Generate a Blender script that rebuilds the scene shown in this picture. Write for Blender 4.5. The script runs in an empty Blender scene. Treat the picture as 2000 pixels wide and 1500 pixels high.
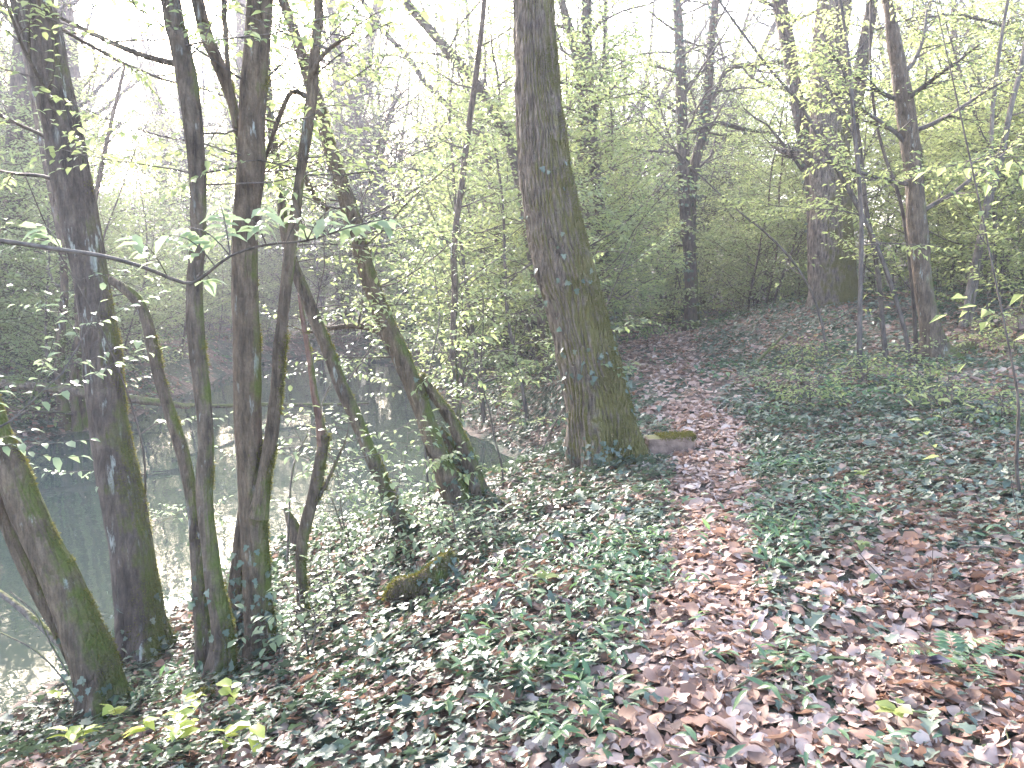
import bpy, math
import numpy as np

R = math.radians
scene = bpy.context.scene
COL = scene.collection
rng = np.random.default_rng(7)

# ------------------------------------------------------------------ camera
F = 1511.0                       # focal length in pixels of a 2000 px wide frame
CZ = 1.6
PITCH = math.atan(200.0 / F)     # looking slightly down the bank
CP, SP = math.cos(PITCH), math.sin(PITCH)

def ray(px, py):
    u, v = (px - 1000.0) / F, -(py - 750.0) / F
    return np.array([u, CP + v * SP, -SP + v * CP])

def at(px, py, Y):
    d = ray(px, py)
    return np.array([0, 0, CZ]) + d * (Y / d[1])

def atz(px, py, z):
    d = ray(px, py)
    return np.array([0, 0, CZ]) + d * ((z - CZ) / d[2])

cam = bpy.data.objects.new("camera", bpy.data.cameras.new("camera"))
COL.objects.link(cam)
cam.location = (0, 0, CZ)
cam.rotation_euler = (R(90) - PITCH, 0, 0)
cam.data.sensor_width = 36.0
cam.data.lens = 36.0 * F / 2000.0
cam.data.clip_start = 0.05
cam.data.clip_end = 2000
scene.camera = cam

# ------------------------------------------------------------------ noise
def _hash(ix, iy, iz, s):
    n = (ix * 374761393 + iy * 668265263 + iz * 2147483647 + s * 974634777) & 0xFFFFFFFF
    n = ((n ^ (n >> 13)) * 1274126177) & 0xFFFFFFFF
    n = (n ^ (n >> 16)) & 0xFFFF
    return n / 32767.5 - 1.0

def vnoise(p, s=0):
    p = np.asarray(p, float)
    i = np.floor(p).astype(np.int64)
    f = p - i
    f = f * f * (3 - 2 * f)
    out = 0
    for dx in (0, 1):
        wx = f[:, 0] if dx else 1 - f[:, 0]
        for dy in (0, 1):
            wy = f[:, 1] if dy else 1 - f[:, 1]
            for dz in (0, 1):
                wz = f[:, 2] if dz else 1 - f[:, 2]
                out = out + wx * wy * wz * _hash(i[:, 0] + dx, i[:, 1] + dy, i[:, 2] + dz, s)
    return out

def fbm(p, s=0, o=3):
    a, t, q = 1.0, 0, np.asarray(p, float)
    for k in range(o):
        t = t + a * vnoise(q, s + k)
        q = q * 2.03
        a *= .5
    return t

def sstep(a, b, x):
    t = np.clip((x - a) / (b - a), 0, 1)
    return t * t * (3 - 2 * t)

# ------------------------------------------------------------------ terrain
WATER = -1.0
shore = np.array([
    atz(950, 950, WATER), atz(850, 990, WATER), atz(700, 1015, WATER), atz(560, 1065, WATER), atz(430, 1135, WATER),
    atz(335, 1200, WATER), atz(230, 1275, WATER), atz(100, 1345, WATER), atz(0, 1420, WATER)])[:, :2]
shore = np.vstack([shore, [(-4.2, 4.0), (-6, 3.2), (-9, 3.0), (-12, 5), (-11, 9)],
    np.array([atz(-120, 925, WATER), atz(0, 895, WATER), atz(120, 850, WATER), atz(230, 828, WATER), atz(330, 775, WATER), atz(430, 735, WATER),
    atz(520, 705, WATER), atz(610, 692, WATER), atz(720, 692, WATER), atz(800, 720, WATER), atz(850, 760, WATER), atz(905, 835, WATER),
    atz(985, 880, WATER), atz(1040, 908, WATER)])[:, :2]])

def shore_dist(x, y):
    """signed distance to the pond's edge, negative over the water"""
    P = np.stack([x, y], 1)
    best = np.full(len(P), 1e9)
    inside = np.zeros(len(P), bool)
    n = len(shore)
    for k in range(n):
        a, b = shore[k], shore[(k + 1) % n]
        ab = b - a
        t = np.clip(((P - a) @ ab) / (ab @ ab), 0, 1)
        best = np.minimum(best, np.hypot(*(P - a - t[:, None] * ab).T))
        c = (a[1] > P[:, 1]) != (b[1] > P[:, 1])
        with np.errstate(divide='ignore', invalid='ignore'):
            xc = (b[0] - a[0]) * (P[:, 1] - a[1]) / (b[1] - a[1] + 1e-12) + a[0]
        inside ^= c & (P[:, 0] < xc)
    return np.where(inside, -best, best)

ctl = [atz(1380, 1480, 0), atz(1380, 1250, 0), atz(1390, 1000, 0), atz(1390, 850, 0), atz(1300, 720, 0), atz(1250, 650, 0.0),
       atz(900, 1480, -.1), atz(600, 1480, -.25), at(0, 1500, 3.3), at(510, 1290, 4.6), at(425, 1325, 4.3), at(205, 1395, 4.0), at(280, 1275, 4.9),
       at(895, 990, 6.5), at(790, 1035, 6.3), at(1180, 915, 7.2), at(1000, 1150, 4.3),
       at(2000, 1400, 2.7), at(1825, 705, 12), at(1625, 590, 17), at(1678, 728, 11), at(2000, 590, 16), at(2000, 800, 8.4), at(2000, 1000, 4.9),
       at(1450, 645, 17), at(1290, 690, 16.5), at(2000, 565, 24), at(1550, 590, 19),
       at(1075, 745, 13), at(1195, 700, 16), at(1000, 800, 13), at(1350, 645, 21),
       at(0, 800, 13), at(0, 700, 17), at(100, 640, 22), at(0, 600, 28), at(300, 650, 28), at(600, 645, 36), at(850, 650, 30),
       (0, 0, 0), (4, 0, .3), (-4, 0, -.2), (0, -8, .2), (10, 0, 1.0), (-10, -5, 0), (10, -10, 1.5), (12, 8, 1.4),
       (-15, 50, 5), (-28, 35, 5), (-20, 18, 1.0), (0, 55, 3), (10, 45, 1.2), (20, 60, 4.5), (25, 20, 3), (25, 40, 4), (-16, 8, .3),
       (0, 200, 9), (120, 150, 10), (-120, 150, 10), (150, 0, 8), (-150, 0, 5), (0, -40, 1), (60, 60, 7), (-60, 60, 8), (100, -40, 4), (-100, -40, 3)]
ctl = np.array([tuple(c) for c in ctl], float)

def _U(r):
    return np.where(r > 1e-9, r * r * np.log(r + 1e-12), 0)
_n = len(ctl)
_K = _U(np.hypot(ctl[:, None, 0] - ctl[None, :, 0], ctl[:, None, 1] - ctl[None, :, 1])) + np.eye(_n) * 0.03
_Pm = np.c_[np.ones(_n), ctl[:, :2]]
_A = np.zeros((_n + 3, _n + 3))
_A[:_n, :_n], _A[:_n, _n:], _A[_n:, :_n] = _K, _Pm, _Pm.T
_W = np.linalg.solve(_A, np.r_[ctl[:, 2], 0, 0, 0])

def height(x, y):
    x, y = np.atleast_1d(np.asarray(x, float)), np.atleast_1d(np.asarray(y, float))
    out = np.empty(len(x))
    for i in range(0, len(x), 20000):
        xs, ys = x[i:i + 20000], y[i:i + 20000]
        z = _U(np.hypot(xs[:, None] - ctl[None, :, 0], ys[:, None] - ctl[None, :, 1])) @ _W[:_n] + _W[_n] + _W[_n + 1] * xs + _W[_n + 2] * ys
        z = np.clip(z, -.85, 12)
        d = shore_dist(xs, ys) + .12 * fbm(np.c_[xs * 1.3, ys * 1.3, xs * 0], 5, 2)
        bump = .035 * fbm(np.c_[xs * 2.2, ys * 2.2, xs * 0 + 3], 9, 3) * np.clip((np.abs(xs) + ys) / 3, .3, 1)
        w = sstep(-.05, 1.5, d)
        zz = WATER + .03 + (z - WATER - .03) * (.35 * np.clip(d / .25, 0, 1) * np.clip((z - WATER), 0, .3) + w * (1 - .35 * np.clip((z - WATER), 0, .3))) + bump * w
        out[i:i + 20000] = np.where(d > 0, zz, WATER + .03 + np.maximum(d * .55, -.9))
    return out

def h1(x, y):
    return float(height([x], [y])[0])

def ground(px, py):
    """the point of the terrain seen along a ray"""
    d = ray(px, py)
    t = np.linspace(1.5, 70, 1400)
    P = np.array([0, 0, CZ]) + t[:, None] * d
    hh = height(P[:, 0], P[:, 1])
    k = np.nonzero(P[:, 2] <= hh)[0]
    i = k[0] if len(k) else len(t) - 1
    if i == 0 or not len(k):
        return P[i]
    a0, a1 = P[i - 1, 2] - hh[i - 1], P[i, 2] - hh[i]
    s = a0 / (a0 - a1)
    p = P[i - 1] + s * (P[i] - P[i - 1])
    return p

path_pts = np.array([ground(1385, 1490), ground(1385, 1250), ground(1390, 1000), ground(1385, 850), ground(1290, 720), ground(1255, 655)])[:, :2]
path_y = np.r_[-6, 0, path_pts[:, 1], 60]
path_x = np.r_[.2, .35, path_pts[:, 0], path_pts[-1, 0] + 5]
_o = np.argsort(path_y)
path_y, path_x = path_y[_o], path_x[_o]

def path_off(x, y):
    return x - np.interp(y, path_y, path_x)

# ------------------------------------------------------------------ mesh builder
class MB:
    def __init__(s):
        s.v, s.f, s.m, s.sm, s.n = [], [], [], [], 0
    def add(s, v, f, mat=0, smooth=True):
        v = np.asarray(v, np.float32).reshape(-1, 3)
        f = np.asarray(f, np.int64)
        s.v.append(v)
        s.f.append(f + s.n)
        s.m.append(np.full(len(f), mat, np.int32))
        s.sm.append(np.full(len(f), smooth, bool))
        s.n += len(v)
    def mesh(s, name, mats, origin=(0, 0, 0)):
        me = bpy.data.meshes.new(name)
        if s.v:
            V = np.concatenate(s.v) - np.asarray(origin, np.float32)
            loops = np.concatenate([f.ravel() for f in s.f]).astype(np.int32)
            cnt = np.concatenate([np.full(len(f), f.shape[1], np.int32) for f in s.f])
            st = np.r_[0, np.cumsum(cnt)[:-1]].astype(np.int32)
            me.vertices.add(len(V))
            me.vertices.foreach_set("co", V.astype(np.float32).ravel())
            me.loops.add(len(loops))
            me.loops.foreach_set("vertex_index", loops)
            me.polygons.add(len(cnt))
            me.polygons.foreach_set("loop_start", st)
            me.polygons.foreach_set("material_index", np.concatenate(s.m))
            me.polygons.foreach_set("use_smooth", np.concatenate(s.sm))
            me.update(calc_edges=True)
        for m in mats:
            me.materials.append(m)
        return me
    def build(s, name, mats, parent=None, origin=(0, 0, 0)):
        mats = mats if isinstance(mats, (list, tuple)) else [mats]
        o = bpy.data.objects.new(name, s.mesh(name, mats, origin))
        COL.objects.link(o)
        if parent is not None:
            o.parent = parent
        else:
            o.location = origin
        return o

def tag(o, label=None, cat=None, group=None, kind=None):
    for k, v in (("label", label), ("category", cat), ("group", group), ("kind", kind)):
        if v:
            o[k] = v
    return o

def empty(name, loc, label, cat, group=None):
    o = bpy.data.objects.new(name, None)
    COL.objects.link(o)
    o.location = tuple(loc)
    o.empty_display_size = .1
    return tag(o, label, cat, group)

def copy_tree(o, loc, rz, sc, label, group):
    c = o.copy()
    COL.objects.link(c)
    c.location, c.rotation_euler, c.scale = tuple(loc), (0, 0, rz), (sc, sc, sc)
    tag(c, label, None, group)
    for ch in list(o.children):
        d = ch.copy()
        COL.objects.link(d)
        d.parent = c
    return c

def nrm(v):
    v = np.asarray(v, float)
    return v / (np.linalg.norm(v, axis=-1, keepdims=True) + 1e-12)

def catmull(P, step):
    """resample control rows (x, y, z, r) at about STEP metres"""
    P = np.asarray(P, float)
    Q = np.vstack([2 * P[0] - P[1], P, 2 * P[-1] - P[-2]])
    out = []
    for i in range(1, len(Q) - 2):
        L = np.linalg.norm(Q[i + 1, :3] - Q[i, :3])
        k = max(2, int(L / step))
        t = np.linspace(0, 1, k, endpoint=False)[:, None]
        a, b, c, d = Q[i - 1], Q[i], Q[i + 1], Q[i + 2]
        out.append(.5 * (2 * b + (c - a) * t + (2 * a - 5 * b + 4 * c - d) * t ** 2 + (3 * b - a - 3 * c + d) * t ** 3))
    out.append(Q[-2][None])
    O = np.concatenate(out)
    O[:, 3] = np.maximum(O[:, 3], P[:, 3].min() * .9)
    return O

def tube(mb, path, nseg=8, mat=0, rough=0, rfreq=6, flare=0, ridges=0, plates=38, fdec=.16, cap=True, seed=0, zbase=None):
    """a limb: rings along PATH rows (x, y, z, r); returns its surface points and normals"""
    P, r = path[:, :3], path[:, 3]
    T = nrm(np.gradient(P, axis=0))
    k = len(P)
    ref = np.array([1., 0, 0]) if abs(T[0, 0]) < .8 else np.array([0, 1., 0])
    N = np.empty((k, 3))
    n = ref
    for i in range(k):
        n = n - T[i] * (n @ T[i])
        n /= np.linalg.norm(n) + 1e-12
        N[i] = n
    B = np.cross(T, N)
    a = np.linspace(0, 2 * math.pi, nseg, endpoint=False)
    dirs = N[:, None] * np.cos(a)[None, :, None] + B[:, None] * np.sin(a)[None, :, None]
    rad = np.repeat(r[:, None], nseg, 1)
    if flare:
        hgt = P[:, 2] - (P[0, 2] if zbase is None else zbase)
        fl = np.exp(-np.clip(hgt, 0, 9) / fdec)[:, None]
        lob = .55 + .45 * np.sin(a * 5 + seed * 1.7)[None] + .35 * np.sin(a * 3 + seed)[None]
        rad = rad * (1 + flare * fl * np.clip(lob, .1, 1.4))
    flat = (P[:, None] + dirs * rad[..., None]).reshape(-1, 3)
    if rough:
        q = flat * rfreq
        q[:, 2] *= .45
        rad = rad * (1 + rough * fbm(q + seed * 13.7, seed, 3).reshape(k, nseg))
    if ridges:
        # furrowed bark: long plates split by cracks that wander up the trunk
        L = np.r_[0, np.cumsum(np.linalg.norm(np.diff(P, axis=0), axis=1))]
        aa = np.repeat(a[None], k, 0)
        w = .9 * fbm(np.c_[np.cos(aa.ravel()) * 2, np.sin(aa.ravel()) * 2, np.repeat(L, nseg) * 2.2], seed + 3, 2).reshape(k, nseg)
        u = aa * plates / (2 * math.pi) + w * 1.2
        c = np.abs(u - np.round(u)) * 2
        brk = vnoise(np.c_[np.round(u).ravel() * 7.3, np.repeat(L, nseg) * 6, np.zeros(k * nseg)], seed).reshape(k, nseg)
        plate = (1 - c ** 3) * (.65 + .35 * np.clip(brk * 2, -1, 1))
        rad = rad + ridges * (plate - .5)
    V = (P[:, None] + dirs * rad[..., None]).reshape(-1, 3)
    i = np.arange(k - 1)[:, None] * nseg
    j = np.arange(nseg)[None]
    j2 = (j + 1) % nseg
    f = np.stack([i + j, i + j2, i + nseg + j2, i + nseg + j], -1).reshape(-1, 4)
    mb.add(V, f, mat)
    if cap:
        mb.add(np.vstack([V[-nseg:], P[-1] + T[-1] * r[-1] * .6]), [(q, (q + 1) % nseg, nseg) for q in range(nseg)], mat)
    return V, dirs.reshape(-1, 3)

# leaf outlines: (along, across) and fans; the last column of a vertex is how far it follows the fold
def _fan(ring, centre):
    v = [centre] + ring
    return np.array(v, float), np.array([(0, i, i % len(ring) + 1) for i in range(1, len(ring) + 1)])
def _mir(half):
    return half + [(u, -v) for u, v in reversed(half) if abs(v) > 1e-6]
SHAPES = {
    "oval": (np.array([(0, 0), (.5, 0), (1, 0), (.2, .2), (.6, .25), (.2, -.2), (.6, -.25)], float),
             np.array([(0, 1, 3), (3, 1, 4), (4, 1, 2), (0, 5, 1), (5, 6, 1), (6, 2, 1)])),
    "tiny": (np.array([(0, 0), (.45, .27), (1, 0), (.45, -.27)], float), np.array([(0, 2, 1), (0, 3, 2)])),
    "ivy": _fan([(0, 0), (-.12, .2), (.1, .5), (.36, .26), (.6, .36), (.72, .14), (1, 0), (.72, -.14), (.6, -.36), (.36, -.26), (.1, -.5), (-.12, -.2)], (.32, 0)),
    "maple": _fan([(0, 0), (-.02, .22), (.12, .58), (.32, .3), (.62, .52), (.62, .2), (1, 0), (.62, -.2), (.62, -.52), (.32, -.3), (.12, -.58), (-.02, -.22)], (.34, 0)),
    "curl": _fan([(0, 0), (.12, .2), (.38, .34), (.7, .26), (1, 0), (.7, -.26), (.38, -.34), (.12, -.2)], (.45, 0)),
    "broad": (np.array([(0, 0), (.16, 0), (.42, 0), (.72, 0), (1, 0), (.14, .2), (.4, .38), (.74, .24), (.14, -.2), (.4, -.38), (.74, -.24), (.3, .2), (.3, -.2)], float),
              np.array([(0, 1, 5), (5, 1, 11), (11, 1, 2), (5, 11, 6), (6, 11, 2), (6, 2, 3), (6, 3, 7), (7, 3, 4), (0, 8, 1), (8, 12, 1), (12, 2, 1), (8, 9, 12), (9, 2, 12), (9, 3, 2), (9, 10, 3), (10, 4, 3)])),
    "five": _fan([(0, 0), (.25, .4), (.75, .3), (1, 0), (.75, -.3), (.25, -.4)], (.45, 0)),
    "lance": (np.array([(0, 0), (.3, .12), (.65, .11), (1, 0), (.65, -.11), (.3, -.12), (.5, 0)], float),
              np.array([(0, 6, 1), (1, 6, 2), (2, 6, 3), (3, 6, 4), (4, 6, 5), (5, 6, 0)])),
}

def leaves(mb, P, axis, normal, size, shape="oval", fold=.3, droop=.25, mat=0, wide=1.0, curl=0, g=rng):
    n = len(P)
    if not n:
        return
    T, Fc = SHAPES[shape]
    A = nrm(axis)
    N = nrm(normal - A * np.sum(normal * A, 1, keepdims=True))
    B = np.cross(N, A)
    u, v = T[None, :, 0], T[None, :, 1] * wide
    fo = (fold * (.5 + g.random((n, 1)))) if np.isscalar(fold) else fold[:, None]
    dr = droop * (.3 + 1.4 * g.random((n, 1)))
    w = fo * np.abs(v) - dr * u ** 2
    if curl:
        w = w + curl * (g.random((n, 1)) - .25) * 1.6 * (u - .45) ** 2 * 2 + curl * (g.random((n, 1)) - .5) * 3 * v * np.abs(v) + curl * .35 * (g.random((n, len(T))) - .5) * (np.abs(v) + .2)
    s = np.asarray(size, float).reshape(-1, 1, 1) * np.ones((n, 1, 1))
    V = P[:, None] + s * (u[..., None] * A[:, None] + v[..., None] * B[:, None] + w[..., None] * N[:, None])
    k = len(T)
    f = (Fc[None] + (np.arange(n) * k)[:, None, None]).reshape(-1, 3)
    mb.add(V.reshape(-1, 3), f, mat, shape not in ("tiny", "five"))

def rolled_leaves(mb, P, A, N, size, mat, g=rng, nu=7, nv=5):
    """dry leaves, each with its own lobed outline, rolled across and bent along"""
    n = len(P)
    if not n:
        return
    A = nrm(A)
    N = nrm(N - A * np.sum(N * A, 1, keepdims=True))
    B = np.cross(N, A)
    u = np.linspace(0, 1, nu)[None, :, None]
    v = np.linspace(-1, 1, nv)[None, None, :]
    r = lambda *k: g.random((n,) + k)
    prof = np.sin(np.pi * np.clip(u, .0, 1) ** (.65 + .5 * r(1, 1))) ** .8 * (.26 + .2 * r(1, 1)) + .012
    lob = (r(1, 1) < .6) * (.15 + .35 * r(1, 1))
    ph, fq = r(1, 1) * 6.28, 9 + 7 * r(1, 1)
    hw = prof * (1 + lob * np.sin(fq * u + ph + .6 * np.sign(v)) * np.abs(v))
    y = hw * v
    x = u + lob * .12 * np.abs(v) * np.cos(fq * u + ph)
    c = (g.normal(.8, 1.9, (n, 1, 1))) + 1e-3
    d = g.normal(.1, .9, (n, 1, 1)) + 1e-3
    tw = g.normal(0, .5, (n, 1, 1))
    yy, z = np.sin(c * y) / c, (1 - np.cos(c * y)) / c
    z = z + tw * y * (u - .5)
    xx, zz = np.sin(d * (x - .5)) / d, (1 - np.cos(d * (x - .5))) / d
    z = z + zz + .035 * (r(nu, nv) - .5)
    S = np.asarray(size).reshape(-1, 1, 1, 1)
    V = P[:, None, None] + S * (xx[..., None] * A[:, None, None] + yy[..., None] * B[:, None, None] + z[..., None] * N[:, None, None])
    i = np.arange(nu - 1)[:, None] * nv + np.arange(nv - 1)[None]
    q = np.stack([i, i + nv, i + nv + 1, i + 1], -1).reshape(-1, 4)
    mb.add(V.reshape(-1, 3), (q[None] + (np.arange(n) * nu * nv)[:, None, None]).reshape(-1, 4), mat)

# ------------------------------------------------------------------ materials
def mat_new(name):
    m = bpy.data.materials.new(name)
    m.use_nodes = True
    nt = m.node_tree
    nt.nodes.clear()
    return m, nt
def nd(nt, t, ins=None, **kw):
    n = nt.nodes.new(t)
    for k, v in kw.items():
        setattr(n, k, v)
    for k, v in (ins or {}).items():
        if isinstance(v, bpy.types.NodeSocket):
            nt.links.new(v, n.inputs[k])
        else:
            n.inputs[k].default_value = v
    return n
def c4(c):
    return (c[0], c[1], c[2], 1)
def ramp(nt, fac, stops):
    r = nd(nt, 'ShaderNodeValToRGB', {0: fac})
    e = r.color_ramp.elements
    while len(e) < len(stops):
        e.new(.5)
    for x, (p, c) in zip(e, stops):
        x.position, x.color = p, c4(c)
    return r.outputs[0]
def mixc(nt, fac, a, b, mode='MIX'):
    m = nd(nt, 'ShaderNodeMix', data_type='RGBA', blend_type=mode)
    for sock, v in ((m.inputs[0], fac), (m.inputs[6], a), (m.inputs[7], b)):
        if isinstance(v, bpy.types.NodeSocket):
            nt.links.new(v, sock)
        else:
            sock.default_value = v if not isinstance(v, tuple) or len(v) == 4 else c4(v)
    return m.outputs[2]
def mth(nt, op, a, b=0.0, clamp=False):
    m = nd(nt, 'ShaderNodeMath', operation=op, use_clamp=clamp)
    for i, v in enumerate((a, b)):
        if isinstance(v, bpy.types.NodeSocket):
            nt.links.new(v, m.inputs[i])
        else:
            m.inputs[i].default_value = v
    return m.outputs[0]

def leaf_mat(name, stops, trans, tcol, rough=.45, spec=.5, veins=False):
    """thin leaf: reflects one colour per leaf and lets the sun glow through"""
    m, nt = mat_new(name)
    geo = nd(nt, 'ShaderNodeNewGeometry')
    oi = nd(nt, 'ShaderNodeObjectInfo')
    rnd = mth(nt, 'FRACT', mth(nt, 'ADD', geo.outputs['Random Per Island'], mth(nt, 'MULTIPLY', oi.outputs['Random'], .37)))
    col = ramp(nt, rnd, stops)
    tc = nd(nt, 'ShaderNodeTexCoord')
    nz = nd(nt, 'ShaderNodeTexNoise', {'Vector': tc.outputs['Object'], 'Scale': 60.0, 'Detail': 2.0})
    col = mixc(nt, .5, col, mixc(nt, nz.outputs[0], (.55, .55, .55), (1.35, 1.35, 1.35)), 'MULTIPLY')
    p = nd(nt, 'ShaderNodeBsdfPrincipled', {'Base Color': col, 'Roughness': rough, 'Specular IOR Level': spec})
    t = nd(nt, 'ShaderNodeBsdfTranslucent', {'Color': mixc(nt, .55, col, c4(tcol))})
    mx = nd(nt, 'ShaderNodeMixShader', {0: trans, 1: p.outputs[0], 2: t.outputs[0]})
    o = nd(nt, 'ShaderNodeOutputMaterial', {0: mx.outputs[0]})
    return m

def bark_mat(name, dark, light, moss=.5, mosscol=(.075, .085, .018), lichen=.0, scale=1.0, bump=.6, mossz=1.0, side=(.75, .2, .5)):
    m, nt = mat_new(name)
    tc = nd(nt, 'ShaderNodeTexCoord')
    mp = nd(nt, 'ShaderNodeMapping', {'Vector': tc.outputs['Object'], 'Scale': (scale, scale, scale * .22)})
    n1 = nd(nt, 'ShaderNodeTexNoise', {'Vector': mp.outputs[0], 'Scale': 24.0, 'Detail': 6.0, 'Roughness': .68})
    n2 = nd(nt, 'ShaderNodeTexNoise', {'Vector': tc.outputs['Object'], 'Scale': 5.0, 'Detail': 4.0, 'Roughness': .6})
    n3 = nd(nt, 'ShaderNodeTexNoise', {'Vector': tc.outputs['Object'], 'Scale': 90.0, 'Detail': 3.0})
    base = ramp(nt, n1.outputs[0], [(.32, dark), (.72, light)])
    base = mixc(nt, .6, base, ramp(nt, n2.outputs[0], [(.33, (.5, .45, .44)), (.66, (1.45, 1.4, 1.34))]), 'MULTIPLY')
    vc = nd(nt, 'ShaderNodeTexVoronoi', {'Vector': mp.outputs[0], 'Scale': 26.0, 'Randomness': 1.0}, feature='DISTANCE_TO_EDGE')
    crack = mth(nt, 'MULTIPLY', vc.outputs['Distance'], 5.0, True)
    base = mixc(nt, .75, base, mixc(nt, n3.outputs[0], (.6, .58, .56), (1.45, 1.4, 1.36)), 'MULTIPLY')
    if lichen:
        v = nd(nt, 'ShaderNodeTexNoise', {'Vector': mp.outputs[0], 'Scale': 14.0, 'Detail': 5.0, 'Roughness': .7})
        v2 = nd(nt, 'ShaderNodeTexNoise', {'Vector': tc.outputs['Object'], 'Scale': 2.6, 'Detail': 2.0})
        lm = mth(nt, 'MULTIPLY', mth(nt, 'MULTIPLY', mth(nt, 'SUBTRACT', v.outputs[0], .62 - lichen * .1), 14.0, True), mth(nt, 'MULTIPLY', mth(nt, 'SUBTRACT', v2.outputs[0], .42), 6.0, True), True)
        base = mixc(nt, lm, base, (.33, .34, .31))
    geo = nd(nt, 'ShaderNodeNewGeometry')
    dt = nd(nt, 'ShaderNodeVectorMath', {0: geo.outputs['Normal'], 1: side}, operation='DOT_PRODUCT')
    sz = nd(nt, 'ShaderNodeSeparateXYZ', {0: tc.outputs['Object']})
    low = mth(nt, 'SUBTRACT', 1.0, mth(nt, 'MULTIPLY', sz.outputs[2], .22 / mossz), True)
    mm = mth(nt, 'ADD', mth(nt, 'MULTIPLY', dt.outputs['Value'], .35), mth(nt, 'MULTIPLY', low, .35))
    mm = mth(nt, 'ADD', mm, mth(nt, 'MULTIPLY', mth(nt, 'SUBTRACT', n2.outputs[0], .5), 1.4))
    mm = mth(nt, 'MULTIPLY', mth(nt, 'ADD', mm, moss - .62), 3.5, True)
    mc = mixc(nt, n3.outputs[0], tuple(x * .55 for x in mosscol), tuple(x * 1.5 for x in mosscol))
    col = mixc(nt, mm, base, mc)
    bh = mth(nt, 'ADD', mth(nt, 'ADD', n1.outputs[0], mth(nt, 'MULTIPLY', n3.outputs[0], .45)), crack)
    bp = nd(nt, 'ShaderNodeBump', {'Height': bh, 'Strength': bump, 'Distance': .02})
    p = nd(nt, 'ShaderNodeBsdfPrincipled', {'Base Color': col, 'Roughness': .85, 'Specular IOR Level': .25, 'Normal': bp.outputs[0]})
    nd(nt, 'ShaderNodeOutputMaterial', {0: p.outputs[0]})
    return m

M = {}
M['bark_dark'] = bark_mat('bark_dark', (.042, .032, .025), (.17, .132, .10), .34, lichen=.28)
M['bark_lichen'] = bark_mat('bark_lichen', (.042, .034, .031), (.145, .118, .10), .28, lichen=.5)
M['bark_moss'] = bark_mat('bark_moss', (.048, .036, .026), (.18, .136, .098), .30, lichen=.2)
M['bark_red'] = bark_mat('bark_red', (.08, .048, .04), (.25, .16, .125), .3)
M['bark_oak'] = bark_mat('bark_oak', (.052, .041, .032), (.31, .25, .20), .38, mosscol=(.11, .092, .028), bump=1.0, mossz=1.1, side=(.95, -.55, .1))
M['bark_far'] = bark_mat('bark_far', (.048, .039, .032), (.16, .13, .105), .36, bump=.3)
M['bark_grey'] = bark_mat('bark_grey', (.07, .06, .053), (.24, .205, .18), .3, bump=.4)
M['twig'] = bark_mat('twig', (.05, .042, .037), (.16, .135, .12), .2, bump=.2)
M['moss_hair'] = leaf_mat('moss_hair', [(0, (.05, .055, .012)), (.5, (.09, .09, .02)), (1, (.13, .12, .035))], .45, (.22, .20, .05), .8, .1)
M['spring'] = leaf_mat('spring', [(0, (.13, .17, .07)), (.5, (.18, .22, .095)), (1, (.25, .28, .13))], .5, (.46, .54, .22), .36, .5)
M['spring_near'] = leaf_mat('spring_near', [(0, (.17, .22, .12)), (.5, (.21, .27, .15)), (1, (.27, .32, .18))], .5, (.52, .62, .34), .34, .6)
M['spring_yellow'] = leaf_mat('spring_yellow', [(0, (.16, .20, .06)), (.5, (.21, .255, .08)), (1, (.27, .30, .11))], .55, (.62, .67, .29), .42, .4)
M['spring_silhouette'] = leaf_mat('spring_silhouette', [(0, (.10, .125, .06)), (.5, (.14, .165, .08)), (1, (.18, .20, .11))], .35, (.34, .40, .18), .45, .4)  # darker copy of spring: silhouette tone against the sky put into the colour
M['ivy'] = leaf_mat('ivy', [(0, (.05, .072, .052)), (.4, (.085, .11, .08)), (.8, (.12, .145, .105)), (1, (.17, .18, .12))], .2, (.14, .24, .10), .44, .5)
M['mercury'] = leaf_mat('mercury', [(0, (.06, .11, .06)), (.6, (.085, .15, .075)), (1, (.14, .20, .08))], .35, (.22, .38, .14), .38, .5)
M['dead'] = leaf_mat('dead', [(0, (.055, .034, .026)), (.2, (.14, .078, .056)), (.38, (.25, .125, .075)), (.5, (.22, .14, .11)), (.7, (.31, .20, .16)), (.88, (.38, .275, .225)), (1, (.48, .38, .31))], .22, (.48, .26, .16), .58, .35)
M['dead_path'] = leaf_mat('dead_path', [(0, (.09, .055, .043)), (.2, (.2, .12, .092)), (.4, (.31, .175, .12)), (.55, (.32, .215, .175)), (.8, (.43, .31, .26)), (1, (.53, .42, .36))], .22, (.5, .31, .21), .58, .35)
M['seedling_leaf'] = leaf_mat('seedling_leaf', [(0, (.20, .28, .07)), (.5, (.30, .36, .07)), (1, (.42, .42, .08))], .5, (.6, .66, .2), .4, .5)
M['purple_leaf'] = leaf_mat('purple_leaf', [(0, (.05, .035, .05)), (.6, (.08, .06, .075)), (1, (.10, .11, .05))], .15, (.2, .12, .12), .3, .6)

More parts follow.
